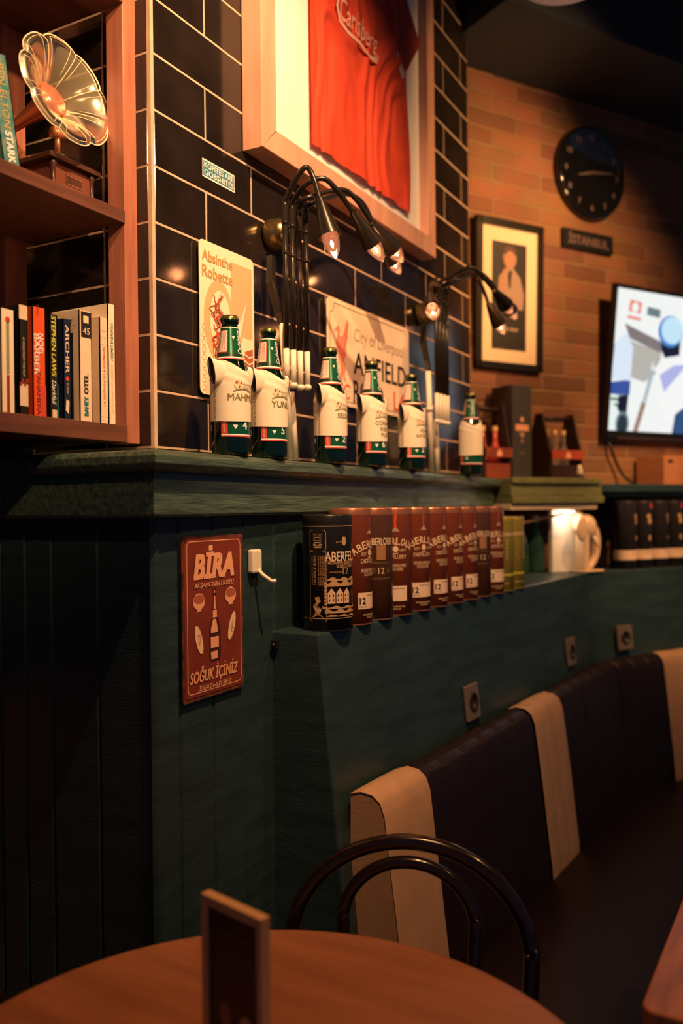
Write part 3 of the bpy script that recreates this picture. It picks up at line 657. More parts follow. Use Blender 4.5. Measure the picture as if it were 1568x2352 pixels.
for cx, cy, dk in ((-.047, .030, 0), (.050, .034, 0)):
    flat(mb, circ(cx, cy, .0185, 24, .0165), SHD, X, .0003); flat(mb, circ(cx, cy, .0175, 24, .0155), SLM, X, .0005); flat(mb, circ(cx, cy + .0045, .0155, 20, .0085), BRN, X, .0007); flat(mb, [(cx - .006, cy - .0145), (cx + .006, cy - .0145), (cx + .007, cy - .0185), (cx - .007, cy - .0185)], SLM, X, .0007)
bt = [(-.0045, .050), (.0045, .050), (.0045, .040), (.0035, .039), (.0055, .012), (.008, -.004), (.0155, -.022), (.0165, -.075), (.013, -.084), (-.013, -.084), (-.0165, -.075), (-.0155, -.022), (-.008, -.004), (-.0055, .012), (-.0035, .039), (-.0045, .040)]
mb.add([(x * 1.08, y * 1.01, .0003) for x, y in bt], [tuple(t) for t in mathutils.geometry.tessellate_polygon([[Vector((x, y, 0)) for x, y in bt]])], SHD, xf=X)
for pl in ([(-.003, .047), (.001, .047), (.001, .042), (-.003, .042)], [(-.002, .037), (.0015, .037), (.0025, .012), (-.004, .012)], [(-.006, .010), (.0055, .010), (.0065, -.004), (-.0068, -.004)], [(-.006, -.007), (.003, -.007), (.008, -.024), (.008, -.032), (-.0125, -.032), (-.0125, -.024)], [(-.0135, -.040), (.011, -.040), (.011, -.060), (-.0135, -.060)], [(-.0135, -.067), (.007, -.067), (.007, -.081), (-.012, -.081)]): flat(mb, pl, SLM, X, .0006)
for cx, cy, rt_ in ((-.048, -.040, D(17)), (.053, -.026, D(-19))):
    flat(mb, circ(cx, cy, .0105, 24, .029, rot=rt_), SHD, X, .0003); flat(mb, circ(cx, cy, .0095, 24, .028, rot=rt_), mat('pale_bread_print', (.90, .60, .38), .5), X, .0005)
    for k in range(7): a_ = rnd.uniform(0, 6); outline(mb, [(cx + rnd.uniform(-.004, .004), cy + rnd.uniform(-.016, .014)), (cx + rnd.uniform(-.004, .004), cy + rnd.uniform(-.016, .014))], .0007, BRN, X, .0008, closed=False)
for x, y in ((-.086, .142), (.086, .142)): flat(mb, circ(x, y, .002, 10), BLACKI, X, .0008)
o = mb.build('plate', root)

# ---- plastic hook
root = thing('wall_hook', 'small ivory plastic adhesive hook on the planks beside the red sign', 'hook', (1.437, .985, 1.315))
mb = MB(); c_ = onY(581, 1289, .99); mb.box((c_.x - .0165, .978, c_.z - .024), (c_.x + .0165, .9938, c_.z + .024), IVORY); child(mb, 'back_plate', root, bevel=.005, bseg=3)
mb = MB(); mb.tube([(c_.x + .004, .982, c_.z - .016), (c_.x + .006, .970, c_.z - .028), (c_.x + .007, .950, c_.z - .040), (c_.x + .007, .941, c_.z - .038)], [.0045, .0042, .004, .004], IVORY, 8); child(mb, 'hook_arm', root)
# latch and screw at the ledge end
mb = MB(); c_ = onX(634, 1480, 1.511); mb.box((1.503, c_.y - .008, c_.z - .008), (1.5105, c_.y + .008, c_.z + .01), BLACKM); mb.sphere((1.500, c_.y, c_.z), .004, BLACKM); o = mb.build('latch', bevel=.001); tag(o, 'small dark latch at the top corner of the ledge end', 'latch')

# ================================================================== WALL LAMPS
BULB = bpy.data.materials.new('rosy_bulb_glass'); BULB.use_nodes = True; nt = BULB.node_tree; nt.nodes.clear()
out = nt.nodes.new('ShaderNodeOutputMaterial'); tr = nt.nodes.new('ShaderNodeBsdfTransparent'); tr.inputs[0].default_value = (1, .80, .70, 1); gl = nt.nodes.new('ShaderNodeBsdfGlossy'); gl.inputs[1].default_value = .05
em = nt.nodes.new('ShaderNodeEmission'); em.inputs[0].default_value = (1, .30, .13, 1); em.inputs[1].default_value = .75; ad = nt.nodes.new('ShaderNodeMixShader'); ad.inputs[0].default_value = .62
fr = nt.nodes.new('ShaderNodeFresnel'); fr.inputs[0].default_value = 1.4; mx = nt.nodes.new('ShaderNodeMixShader')
nt.links.new(tr.outputs[0], ad.inputs[1]); nt.links.new(em.outputs[0], ad.inputs[2]); nt.links.new(fr.outputs[0], mx.inputs[0]); nt.links.new(ad.outputs[0], mx.inputs[1]); nt.links.new(gl.outputs[0], mx.inputs[2]); nt.links.new(mx.outputs[0], out.inputs[0])
FIL = mat('hot_filament', (1, .8, .5), emit=(1, .78, .50), estr=16)
def smooth_path(p, n=6):
    p = [Vector(q) for q in p]; out = []
    P = [p[0] * 2 - p[1]] + p + [p[-1] * 2 - p[-2]]
    for i in range(1, len(P) - 2):
        for j in range(n):
            t = j / n; out.append(.5 * ((2 * P[i]) + (P[i + 1] - P[i - 1]) * t + (2 * P[i - 1] - 5 * P[i] + 4 * P[i + 1] - P[i + 2]) * t * t + (3 * P[i] - P[i - 1] - 3 * P[i + 1] + P[i + 2]) * t ** 3))
    return out + [p[-1]]
def wall_lamp(label, tubes, arms, plate, strap, poles, power):
    loc = plate; root = thing('wall_lamp', label, 'wall lamp', tuple(plate), 0, 'black multi arm wall lamps')
    mb = MB(); Mx = Matrix.Translation(plate) @ Matrix.Rotation(D(90), 4, 'X')
    mb.lathe([(.0, .0), (.036, .0), (.036, .006), (.034, .03), (.026, .048), (.0, .052)], BRASSM, 28, Mx); mb.box((plate.x - .02, plate.y - .062, plate.z - .028), (plate.x + .03, plate.y - .045, plate.z + .028), BLACKM)
    mb.sphere((plate.x - .010, plate.y - .05, plate.z - .008), .0055, mat('brass_screw', (.8, .6, .35), .25, metal=.8)); child(mb, 'wall_plate', root)
    if strap:
        mb = MB(); mb.tube(strap, [.010, .011, .010, .008], BLACKM, 4, smooth=False); child(mb, 'bracket', root)
    for (x, y, zt, zb, zw) in tubes:
        mb = MB(); mb.tube([(x, y, zt), (x, y, zw)], .0062, BLACKM, 14)
        for zj in (zt - .035, zt - .10): mb.tube([(x, y, zj), (x, y, zj - .008)], .0076, BLACKM, 14)
        tb = child(mb, 'tube', root)
        mb = MB(); mb.tube([(x, y, zw), (x, y, zb)], .0066, IVORY, 14); mb.sphere((x, y, zb - .003), (.0095, .0095, .0075), IVORY); we = mb.build('white_end'); we.parent = tb
    for pts, (h0, h1) in arms:
        mb = MB(); mb.tube(smooth_path(pts), .0058, BLACKM, 12); child(mb, 'arm', root)
        d = (h1 - h0).normalized(); L = .086
        mb = MB(); S = h0 - d * .004; seg = 24
        mb.tube([S, S + d * .012, S + d * L], [.0085, .0110, .0255], BLACKM, seg, cap=False); mb.tube([S + d * L, S + d * .014], [.0245, .0104], BLACKM, seg, cap=False); o = child(mb, 'lamp_shade', root)
        b0 = S + d * (L - .018)
        mb = MB(); n_ = 14; rr = [.0182 * math.sin(PI * min(1, (.16 + .84 * t) ** .82)) ** .75 + .0003 for t in [i / n_ for i in range(n_ + 1)]]
        mb.tube([b0 + d * (.070 * i / n_) for i in range(n_ + 1)], rr, BULB, 20); bulb = child(mb, 'bulb', root)
        mb = MB(); c_ = b0 + d * .036
        mb.tube([c_ - d * .010, c_ - d * .002, c_ + d * .009], [.0010, .0045, .0012], FIL, 8); fo = mb.build('filament'); fo.parent = bulb
        pl = point('bulb_light', tuple(c_ + d * .004), power, .012, (1, .42, .16)); pl.parent = root; pl.matrix_parent_inverse = root_inv(root)
z = 1.0
def zz(px, py, Y=1.0): return onY(px, py, Y).z
TX = [1.588, 1.617, 1.646, 1.676]
tubes = [(x, 1.0, zz(px, yt), zz(px, yb), zz(px, yw)) for x, px, yt, yb, yw in zip(TX, (654, 669, 686, 703), (470, 478, 488, 495), (874, 881, 886, 886), (800, 803, 806, 808))]
def arm(x, zt, pix, Ys, hd):
    pts = [Vector((x, 1.0, zt - .003)), Vector((x, .998, zt + .012))] + [onY(px, py, Y) for (px, py), Y in zip(pix, Ys)]
    return (pts, (pts[-1], hd))
arms = [arm(TX[0], tubes[0][2], [(690, 395), (707, 386), (722, 415), (735, 460)], [.955, .94, .925, .915], onY(762, 560, .890)),
        arm(TX[1], tubes[1][2], [(700, 425), (742, 410), (776, 440), (812, 490)], [.965, .93, .91, .895], onY(866, 578, .875)),
        arm(TX[2], tubes[2][2], [(705, 455), (780, 436), (815, 455), (858, 517)], [.97, .93, .91, .89], onY(922, 598, .870)),
        arm(TX[3], tubes[3][2], [(715, 468), (790, 445), (835, 470), (868, 545)], [.98, .985, .98, .975], onY(918, 628, .965))]
pp = onY(626, 540, YT - .012); pp.y = YT - .007
strap = [onY(622, 590, 1.04), onY(622, 650, 1.03), onY(640, 720, 1.02), onY(648, 745, 1.01)]
wall_lamp('near black wall lamp with four bulb arms, between the tall sign and the street sign', tubes, arms, pp, strap, None, .8)
# second lamp
TX2 = [2.441, 2.470, 2.499, 2.528]
tubes2 = [(x, 1.0, 2.10 - i * .004, 1.683 - .0 * i, 1.765) for i, x in enumerate(TX2)]
def arm2(x, zt, pix, Ys, hd):
    return arm(x, zt, pix, Ys, hd)
arms2 = [arm2(TX2[0], tubes2[0][2], [(1000, 655), (992, 650), (988, 662), (987, 678)], [.97, .93, .90, .89], onY(993, 712, .86)),
         arm2(TX2[1], tubes2[1][2], [(1045, 628), (1078, 614), (1100, 628), (1135, 668)], [.95, .90, .88, .86], onY(1182, 728, .84)),
         arm2(TX2[2], tubes2[2][2], [(1045, 645), (1085, 632), (1105, 655), (1122, 700)], [.96, .94, .93, .92], onY(1162, 775, .90)),
         arm2(TX2[3], tubes2[3][2], [(1050, 635), (1090, 622), (1120, 640), (1150, 680)], [.97, .93, .91, .90], onY(1198, 752, .88))]
pp2 = onY(968, 722, YT - .012); pp2.y = YT - .007
strap2 = [onY(972, 745, 1.04), onY(972, 790, 1.03), onY(980, 830, 1.02), onY(984, 850, 1.01)]
wall_lamp('far black wall lamp with four bulb arms, in front of the framed portrait', tubes2, arms2, pp2, strap2, None, 1.5)
# white poles on the mantel
PG = 'white poles on the mantel'
for pxa, pya, pxb, Ya, Yb, nm in ((649, 742, 667, 1.01, 1.03, 'thin white pole from the near lamp bracket down to the mantel'), (668, 900, 679, 1.04, 1.05, 'shorter white pole behind the one under the near lamp'),
                         (983, 852, 991, 1.01, 1.03, 'thin white pole under the far lamp bracket'), (1000, 970, 1004, 1.04, 1.05, 'shorter white pole beside the one under the far lamp')):
    a = onY(pxa, pya, Ya); zb = 1.5205; b = onY(pxb, 1030, Yb); b = Vector((b.x, Yb, zb))
    root = thing('white_pole', nm, 'pole', tuple(b), 0, PG); mb = MB(); mb.tube([b, a], .0080, IVORY, 16); child(mb, 'rod', root)
    if Ya == 1.01:
        mb = MB(); d = (a - b); k = b + d * (.66 if pxa < 800 else .62); mb.tube([k, k + d.normalized() * .012], .0105, IVORY, 16); child(mb, 'collar', root)

# ================================================================== BEER BOTTLES WITH T-SHIRTS
RT = [(0, .0335), (.004, .036), (.13, .036), (.150, .0345), (.170, .0295), (.185, .0245), (.215, .0195), (.244, .0160), (.247, .0155)]
def RB(z): return lerp(RT, z)
def bottle(x, lab, lines, num, zrot=0, hscale=1.0, Y=.97, plain=False):
    root = thing('beer_bottle', lab, 'bottle', (x, Y, 1.5205), zrot, 'green beer bottles on the mantel')
    mb = MB(); mb.lathe([(0, .004), (.022, .003), (.031, 0), (.0345, .002), (.036, .006), (.036, .13), (.0345, .150), (.0295, .170), (.0245, .185), (.0195, .215), (.0160, .240), (.0150, .246), (.0150, .250), (.0172, .252), (.0172, .257), (.0150, .259), (.0150, .262), (0, .262)], GLASSG, 48)
    # body label
    patch(mb, RB, D(-83), D(60), .034, .072, PRINTG, nu=30); patch(mb, RB, D(-83), D(-63), .038, .072, REDP, .0007, nu=6)
    patch(mb, RB, D(-83), D(60), .034, .0365, REDP, .0007, nu=30); patch(mb, RB, D(-83), D(60), .0365, .039, WHITE, .0008, nu=30)
    put_text(mb, 'DEPOZİTOLU', .0035, WHITE, wrapf(RB, D(-73), .054, .001, rot=1), w=.024)
    mb.add([(-.004, .003, 0), (.004, .003, 0), (.004, .001, 0), (0, -.005, 0), (-.004, .001, 0)], [(0, 4, 3, 2, 1)], WHITE, xf=wrapf(RB, D(-40), .053, .0010))
    if num: put_text(mb, num, .015, WHITE, wrapf(RB, D(-8), .056, .001), bold=.04)
    patch(mb, RB, D(-150), D(-125), .036, .066, BLACKI, .0007, nu=5); mb.add([(-.004, -.005, 0), (.004, -.005, 0), (.004, .006, 0), (-.004, .006, 0)], [(0, 1, 2, 3)], WHITE, xf=wrapf(RB, D(-135), .052, .0010))
    # neck label
    patch(mb, RB, -PI, PI, .183, .243, PRINTG, nu=40, nv=8); patch(mb, RB, -PI, PI, .2405, .2425, WHITE, .0008, nu=40); patch(mb, RB, -PI, PI, .180, .1825, REDP, .0008, nu=40); patch(mb, RB, -PI, PI, .1825, .185, WHITE, .0009, nu=40)
    patch(mb, RB, -PI, PI, .185, .192, mat('dark_green_label', (.008, .04, .025), .3), .0007, nu=40)
    patch(mb, RB, D(-148), D(-66), .193, .236, REDP, .0008, nu=10, nv=5); patch(mb, RB, D(-145), D(-69), .1945, .2345, mat('pink_white_print', (.85, .74, .64), .5), .0011, nu=10, nv=5)
    for k, (yy) in enumerate((.2265, .214, .202)):
        mb_pts = circ(0, 0, .0042, 12, .0048); f_ = wrapf(RB, D(-118), yy, .0013)
        for i in range(12):
            a, b = Vector((*mb_pts[i], 0)), Vector((*mb_pts[(i + 1) % 12], 0)); mb.add([a, b, b * .82, a * .82], [(0, 1, 2, 3)], BLACKI, xf=f_)
    patch(mb, RB, D(-92), D(-90), .197, .233, REDP, .0013, nu=1); put_text(mb, 'ALKOL DOSTUNUZ DEĞİLDİR', .003, REDP, wrapf(RB, D(-80), .215, .0013, rot=1), w=.034)
    put_text(mb, 'Carlsberg', .0105, WHITE, wrapf(RB, D(-2), .214, .001, rot=1), w=.046, bold=.02, shear=.2)
    mb.add([(-.003, .002, 0), (.003, .002, 0), (0, -.004, 0)], [(0, 2, 1)], WHITE, xf=wrapf(RB, D(-34), .222, .001))
    mb.build('glass_body', root)
    mb = MB(); v = []; seg = 42
    prof = [(.0175, .2570), (.0172, .2605), (.0150, .2655), (.0, .2672)]
    for i, (r, z_) in enumerate(prof):
        for j in range(seg):
            a = 2 * PI * j / seg; rr = r + (.0011 * (1 if j % 2 else -1) if i == 0 else .0004 * (1 if j % 2 else -1) if i == 1 else 0); v.append((rr * math.cos(a), rr * math.sin(a), z_))
    mb.add(v, [(i * seg + j, i * seg + (j + 1) % seg, (i + 1) * seg + (j + 1) % seg, (i + 1) * seg + j) for i in range(3) for j in range(seg)], mat('brassy_cap', (.17, .16, .06), .3, metal=.8), True); mb.build('bottle_cap', root)
    # miniature T-shirt
    def srt(a, z_):
        r = .0386 + .0004 * math.sin(a * 3 + x * 50)
        sd = abs(math.sin(a)) ** 2
        if z_ > .128:
            k = min(1, (z_ - .128) / .042); k = k * k * (3 - 2 * k)
            r = r + (RB(z_) + .0025 - .0386) * k * (1 - .35 * sd) + .0012 * math.sin(z_ * 300 + a * 4) * k * (1 - k) * 3
        return r
    mb = MB()
    def body(u, v_):
        a = u * 2 * PI; zt = .158 + .020 * abs(math.sin(a)) ** 1.5; z0 = .063 + .0012 * math.sin(a * 2); z_ = z0 + (zt - z0) * v_; r = srt(a, z_)
        return Vector((math.sin(a) * r, -math.cos(a) * r, z_))
    mb.grid(body, 64, 30, CREAMC, True)
    for s in (-1, 1):    # sleeves: flattened tubes hanging out sideways
        def slv(u, v_, s=s):
            a = u * 2 * PI; t = v_; cx = .010 + (.018 if plain else .052) * t; cz = .158 - .004 * t; ry = .019 - .0125 * t ** .7; rz = .0215 + .002 * t
            return Vector((s * (cx + (.006 * math.sin(a)) * t), ry * math.cos(a) - .003, cz + rz * math.sin(a) - .006 * (1 - t) * (math.sin(a) > 0)))
        mb.grid(slv, 32, 10, CREAMC, True)
        ring = [slv(i / 32, 1.0) for i in range(32)]; mb.tube(ring, .0011, BLACKI, 5, closed=True)
        mb.add([tuple(Vector(p) + Vector((-s * .003, 0, 0))) for p in ring], [tuple(range(32))], BLACKI)
    def cw(phi0, z0, off=.0008):
        def fn(p):
            z = z0 + p.y; a = phi0 + p.x / .0388; r = srt(a, z) + off + p.z; return Vector((math.sin(a) * r, -math.cos(a) * r, z))
        return fn
    if not plain:
        for j in range(26): mb.add([(-.003, 0, 0), (.003, .0012, 0), (.003, .0020, 0), (-.003, .0008, 0)], [(0, 1, 2, 3)], mat('brown_thread', (.12, .07, .03), .8), xf=cw(D(-103), .066 + j * .0028))
        for i, (ln, hh) in enumerate(lines): put_text(mb, ln, hh, OLIVE, cw(D(-6), .108 - i * .0145), bold=.015)
        pts = [(-.022 + .044 * i / 10, .0045 * math.sin(PI * i / 10)) for i in range(11)]
        for i in range(10): mb.add([(pts[i][0], pts[i][1], 0), (pts[i + 1][0], pts[i + 1][1], 0), (pts[i + 1][0], pts[i + 1][1] + .0022, 0), (pts[i][0], pts[i][1] + .0022, 0)], [(0, 1, 2, 3)], OLIVE, xf=cw(D(-14), .1175))
        f_ = cw(D(-32), .131)
        mb.add([(x_, y_, 0) for x_, y_ in circ(0, 0, .0080, 16)], [tuple(range(16))], mat('pale_ball_print', (.80, .60, .42), .7), xf=f_)
        for bx, by in ((-.003, .004), (.002, -.004), (.0065, .003)): mb.add([(x_, y_, .0003) for x_, y_ in circ(bx, by, .0022, 8)], [tuple(range(8))], mat('brown_ball_patch', (.30, .12, .06), .7), xf=f_)
        put_text(mb, 'MÜKEMMEL', .0042, OLIVE, cw(D(2), .132), w=.026); put_text(mb, 'TARAFTAR', .0042, OLIVE, cw(D(2), .126), w=.026)
    mb.build('mini_t_shirt', root)
    return root
BX = [onY(px, 1000, .97).x for px in (530, 618, 759, 854, 946, 1081)]
bottle(BX[0], 'green beer bottle in a cream mini T-shirt lettered MAHMUT, nearest on the mantel', [('MAHMUT', .0125)], '4')
bottle(BX[1], 'green beer bottle in a cream mini T-shirt lettered YUNUS', [('YUNUS', .0125)], '5')
bottle(BX[2], 'green beer bottle in a cream mini T-shirt lettered SELDA, left of the road sign words', [('SELDA', .0105)], '2', zrot=.03)
bottle(BX[3], 'green beer bottle with T-shirt lettered CORNER IRISH PUB, before the road sign', [('CORNER', .0095), ('IRISH', .0095), ('PUB', .0095)], '6', zrot=-.08)
bottle(BX[4], 'green beer bottle with T-shirt lettered ADA BAYKAL, beside the far white poles', [('ADA', .0095), ('BAYKAL', .0095)], '2', zrot=-.1)
bottle(BX[5], 'green beer bottle in a blank creased cream T-shirt at the far mantel end', [], None, plain=True, zrot=-.9)

# ================================================================== WHISKY TINS
def tin(X_, Yc, r, h, lab, cols, fn, grp='maroon whisky tins on the ledge', z0=1.1635, ry=None, rim=None, rz=0, name='whisky_tin'):
    root = thing(name, lab, 'tin', (X_, Yc, z0), rz, grp)
    mb = MB(); mb.lathe([(r * .94, .0), (r, .002), (r, h - .016)], cols, 56); mb.lathe([(0, 0), (r * .94, 0)], cols, 56); mb.lathe([(r + .0006, .0), (r + .0006, .003)], rim or cols, 56); fn(mb, r, h)
    if ry:
        mb.v = [(a, b * ry, c) for a, b, c in mb.v]
    mb.build('tube', root)
    mb = MB(); C2 = rim or cols; mb.lathe([(r + .0004, h - .0165), (r + .0004, h - .004), (r - .001, h), (r - .004, h), (r - .005, h - .003), (0, h - .003)], C2, 56)
    if ry: mb.v = [(a, b * ry, c) for a, b, c in mb.v]
    mb.build('lid', root); return root
MAR = mat('maroon_tin_print', (.21, .048, .024), .36, metal=.25, spec=.5); MAR2 = mat('brown_translucent_tube', (.11, .045, .025), .25, metal=.2, spec=.6); RIMC = mat('coppery_rim', (.55, .22, .12), .3, metal=.7); BLT = mat('black_tin_print', (.014, .012, .012), .32, spec=.5)
LBL = mat('cream_label', (.82, .60, .44), .55)
def ledgeY(x): return .883 - .0715 * (x - 1.511)
def arc_text(mb, s, h, M, Rf, phi, zc, span, rise, **k):
    n_ = len(s)
    for i, ch in enumerate(s):
        t = (i + .5) / n_ - .5; ang = -t * 2 * math.atan(rise * 4 / span) * 1.0
        vs, fs = text(ch, h, **k)
        if not vs: continue
        wch = max(v[0] for v in vs) - min(v[0] for v in vs)
        vs = [(v[0] * min(1.35, span / n_ * .88 / max(wch, .001)) if ch != 'I' else v[0], v[1]) for v in vs]
        x0, y0 = t * span, -rise * (2 * t) ** 2
        mb.add([(x0 + a * math.cos(ang) - b * math.sin(ang), y0 + a * math.sin(ang) + b * math.cos(ang), .00005 * (j // text.n)) for j, (a, b) in enumerate(vs)], fs, M, xf=wrapf(Rf, phi, zc, .0008))
def aberlour(deg, lcol=None):
    ph = D(deg)
    def fn(mb, r, h):
        Rf = lambda z: r; P = lambda dz, rot=0, off=.0008: wrapf(Rf, ph, dz, off, rot)
        lc = lcol or TAN
        arc_text(mb, 'ABERLOUR', .017, lc, Rf, ph, h * .69, .098, .020, bold=.03)
        put_text(mb, 'EST.', .0065, lc, wrapf(Rf, ph - .38, h * .605, .0008)); put_text(mb, '1879', .0065, lc, wrapf(Rf, ph + .38, h * .605, .0008))
        mb.add([(a, b, 0) for a, b in circ(0, .003, .0065, 14, .0075)], [tuple(range(14))], lc, xf=P(h * .605)); mb.add([(-.006, -.009, 0), (.006, -.009, 0), (.006, -.0068, 0), (-.006, -.0068, 0)], [(0, 1, 2, 3)], lc, xf=P(h * .605))
        put_text(mb, 'DISTILLERY', .009, lc, P(h * .545), w=.055, bold=.015); put_text(mb, 'SPEYSIDE SINGLE MALT', .0075, lc, P(h * .465), w=.055, bold=.015); put_text(mb, 'SCOTCH WHISKY', .0075, lc, P(h * .43), w=.038, bold=.015)
        patch(mb, Rf, ph - .74, ph + .60, h * .135, h * .275, LBL, .0008, nu=18)
        put_text(mb, '12', .014, BLACKI, wrapf(Rf, ph - .50, h * .205, .0013), bold=.03); put_text(mb, 'DOUBLE CASK MATURED', .003, SHD, wrapf(Rf, ph + .08, h * .252, .0013), w=.034); put_text(mb, 'YEARS OLD', .003, SHD, wrapf(Rf, ph - .50, h * .155, .0013))
        for k in range(5): mb.add([(-.012, 0, 0), (.016, 0, 0), (.016, .0007, 0), (-.012, .0007, 0)], [(0, 1, 2, 3)], TAN, xf=wrapf(Rf, ph + .1, h * (.235 - .016 * k), .0013))
        put_text(mb, 'DISTILLED AND BOTTLED', .0038, lc, P(h * .085), w=.046, bold=.02); put_text(mb, 'IN SCOTLAND', .0038, lc, P(h * .063), w=.024, bold=.02)
        FL = mat('red_flame_print', (.60, .07, .02), .5) if deg < -45 else mat('dim_flame_print', (.30, .08, .05), .5)
        pts = [(-.003, -.02), (.003, -.02), (.001, -.006), (.0035, .006), (.0, .022), (-.0035, .03), (-.002, .012), (-.0035, -.002)]
        mb.add([(a, b, 0) for a, b in pts], [tuple(t) for t in mathutils.geometry.tessellate_polygon([[Vector((a, b, 0)) for a, b in pts]])], FL, xf=P(h * .89)); 
        for k, ww in enumerate((.004, .006, .009)): mb.add([(-ww, 0, 0), (ww, 0, 0), (ww, .0015, 0), (-ww, .0015, 0)], [(0, 1, 2, 3)], lc, xf=P(h * .805 - k * .003))
    return fn
def cask(deg):
    ph = D(deg)
    def fn(mb, r, h):
        Rf = lambda z: r; P = lambda dz: wrapf(Rf, ph, dz, .0008); lc = TAN
        put_text(mb, 'ABERLOUR', .0155, lc, P(h * .70), w=.062, bold=.03)
        patch(mb, Rf, ph - .24, ph + .24, h * .535, h * .665, mat('bronze_plaque_print', (.34, .17, .08), .4), .0008, nu=8)
        put_text(mb, 'HIGHLAND SINGLE MALT', .0035, OLIVE, P(h * .51), w=.045); put_text(mb, '12', .014, lc, P(h * .44)); put_text(mb, 'DOUBLE CASK MATURED', .004, OLIVE, P(h * .37), w=.05)
        for sd in (-1, 1):
            for k in range(4): mb.add([(-.006, 0, 0), (.006, 0, 0), (.006, .0008, 0), (-.006, .0008, 0)], [(0, 1, 2, 3)], OLIVE, xf=wrapf(Rf, ph + sd * .42, h * (.46 - .012 * k), .0008))
        pts = [(-.022, -.01), (-.010, .005), (.0, .0), (.004, .02), (-.008, -.02), (.0, -.012), (.012, .012), (.022, .02)]
        for a, b in zip(pts, pts[1:]): mb.add([(a[0], a[1], 0), (b[0], b[1], 0), (b[0], b[1] + .0014, 0), (a[0], a[1] + .0014, 0)], [(0, 1, 2, 3)], SHD, xf=P(h * .19))
    return fn
def aberfeldy(mb, r, h):
    Rf = lambda z: r
    for z_, hh in ((h * .895, .0016), (h * .105, .0016)): patch(mb, Rf, -PI, PI, z_, z_ + hh, GOLD, .0006, nu=60)
    pc = D(-83)
    def P(ph, z_): return wrapf(Rf, ph, z_, .0008)
    def ol(pts, ph, z_, wd=.0009, closed=True, M=GOLD):
        n_ = len(pts)
        for i in range(n_ if closed else n_ - 1):
            a = Vector(pts[i]); b = Vector(pts[(i + 1) % n_]); d = (b - a).normalized(); p = Vector((-d.y, d.x)) * wd / 2
            mb.add([(*(a - p), 0), (*(b - p), 0), (*(b + p), 0), (*(a + p), 0)], [(0, 1, 2, 3)], M, xf=P(ph, z_))
    ol([(-.014, .022), (.014, .022), (.018, .018), (.018, -.018), (.014, -.022), (-.014, -.022), (-.018, -.018), (-.018, .018)], pc, h * .775)
    for k in range(9): mb.add([(-.010 + .001 * (k % 3), .013 - k * .0035, 0), (.010 - .001 * (k % 3), .013 - k * .0035, 0), (.010 - .001 * (k % 3), .0145 - k * .0035, 0), (-.010 + .001 * (k % 3), .0145 - k * .0035, 0)], [(0, 1, 2, 3)], GOLD, xf=P(pc, h * .775))
    ol([(-.018, .072), (.018, .072), (.018, -.072), (-.018, -.072)], pc, h * .385)
    put_text(mb, 'The PITILIE BURN', .0062, GOLD, wrapf(Rf, pc - .12, h * .52, .0008, rot=1), w=.062, bold=.02, shear=.2)
    for k in range(4): put_text(mb, 'SOURCE OF THE WATER IN PERTHSHIRE', .003, GOLD, wrapf(Rf, pc + .04 + .085 * k, h * .52, .0008, rot=1), w=.062)
    put_text(mb, 'PURE SCOTTISH WATER', .003, GOLD, wrapf(Rf, pc - .24, h * .52, .0008, rot=1), w=.06)
    pts = [(-.012, -.03), (.014, -.03), (.006, -.022), (.010, -.012), (.0, -.004), (.008, .004), (.004, .014), (-.006, .012), (-.002, .002), (-.010, -.006), (-.004, -.018)]
    mb.add([(a, b, 0) for a, b in pts], [tuple(t) for t in mathutils.geometry.tessellate_polygon([[Vector((a, b, 0)) for a, b in pts]])], GOLD, xf=P(pc - .03, h * .24))
    pf_ = D(-13)
    put_text(mb, 'ABERFELDY', .0195, TAN, P(pf_, h * .64), w=.098, bold=.03); put_text(mb, 'HIGHLAND SINGLE MALT', .0065, GOLD, P(pf_ - .1, h * .585), w=.075, bold=.02); put_text(mb, 'SCOTCH WHISKY', .0065, GOLD, P(pf_, h * .555), w=.05, bold=.02)
    put_text(mb, '12', .014, GOLD, P(pf_ - .05, h * .515)); put_text(mb, 'GUARANTEED', .003, GOLD, P(pf_ - .48, h * .505))
    ol([(-.045, .0), (-.01, .006), (.05, .012)], pf_, h * .60, closed=False); ol([(-.045, -.016), (-.01, -.012), (.05, -.004)], pf_, h * .595, closed=False)
    mb.add([(a, b, 0) for a, b in circ(0, 0, .0055, 12, .010)], [tuple(range(12))], GOLD, xf=P(pf_ - .12, h * .77)); put_text(mb, 'ESTD', .004, GOLD, P(pf_ - .36, h * .76))
    for zc, x0, x1, t_ in ((.44, -.045, .03, .005), (.40, -.05, .03, .009), (.20, -.055, .03, .004), (.165, -.05, .03, .006), (.13, -.045, .03, .003)):
        n_ = 14; up_ = [(x0 + (x1 - x0) * i / n_, t_ * (.6 + .5 * math.sin(i * 1.3 + zc * 40))) for i in range(n_ + 1)]; dn = [(x, -t_ * .5) for x, y in up_]
        for i in range(n_): mb.add([(*dn[i], 0), (*dn[i + 1], 0), (*up_[i + 1], 0), (*up_[i], 0)], [(0, 1, 2, 3)], GOLD, xf=P(pf_, h * zc))
    for cx in (-.036, -.018, .0): mb.add([(cx - .008, -.018, 0), (cx + .008, -.018, 0), (cx + .008, .004, 0), (cx, .014, 0), (cx - .008, .004, 0)], [(0, 1, 2, 3, 4)], TAN, xf=P(pf_, h * .31)); [mb.add([(cx + a, b, .0004), (cx + a + .002, b, .0004), (cx + a + .002, b + .004, .0004), (cx + a, b + .004, .0004)], [(0, 1, 2, 3)], BLT, xf=P(pf_, h * .31)) for a in (-.005, .003) for b in (-.012, -.003)]
    for k in range(7): mb.add([(a, b, 0) for a, b in circ(-.048, -.018 + k * .007, .0035, 8)], [tuple(range(8))], GOLD, xf=P(pf_, h * .31))
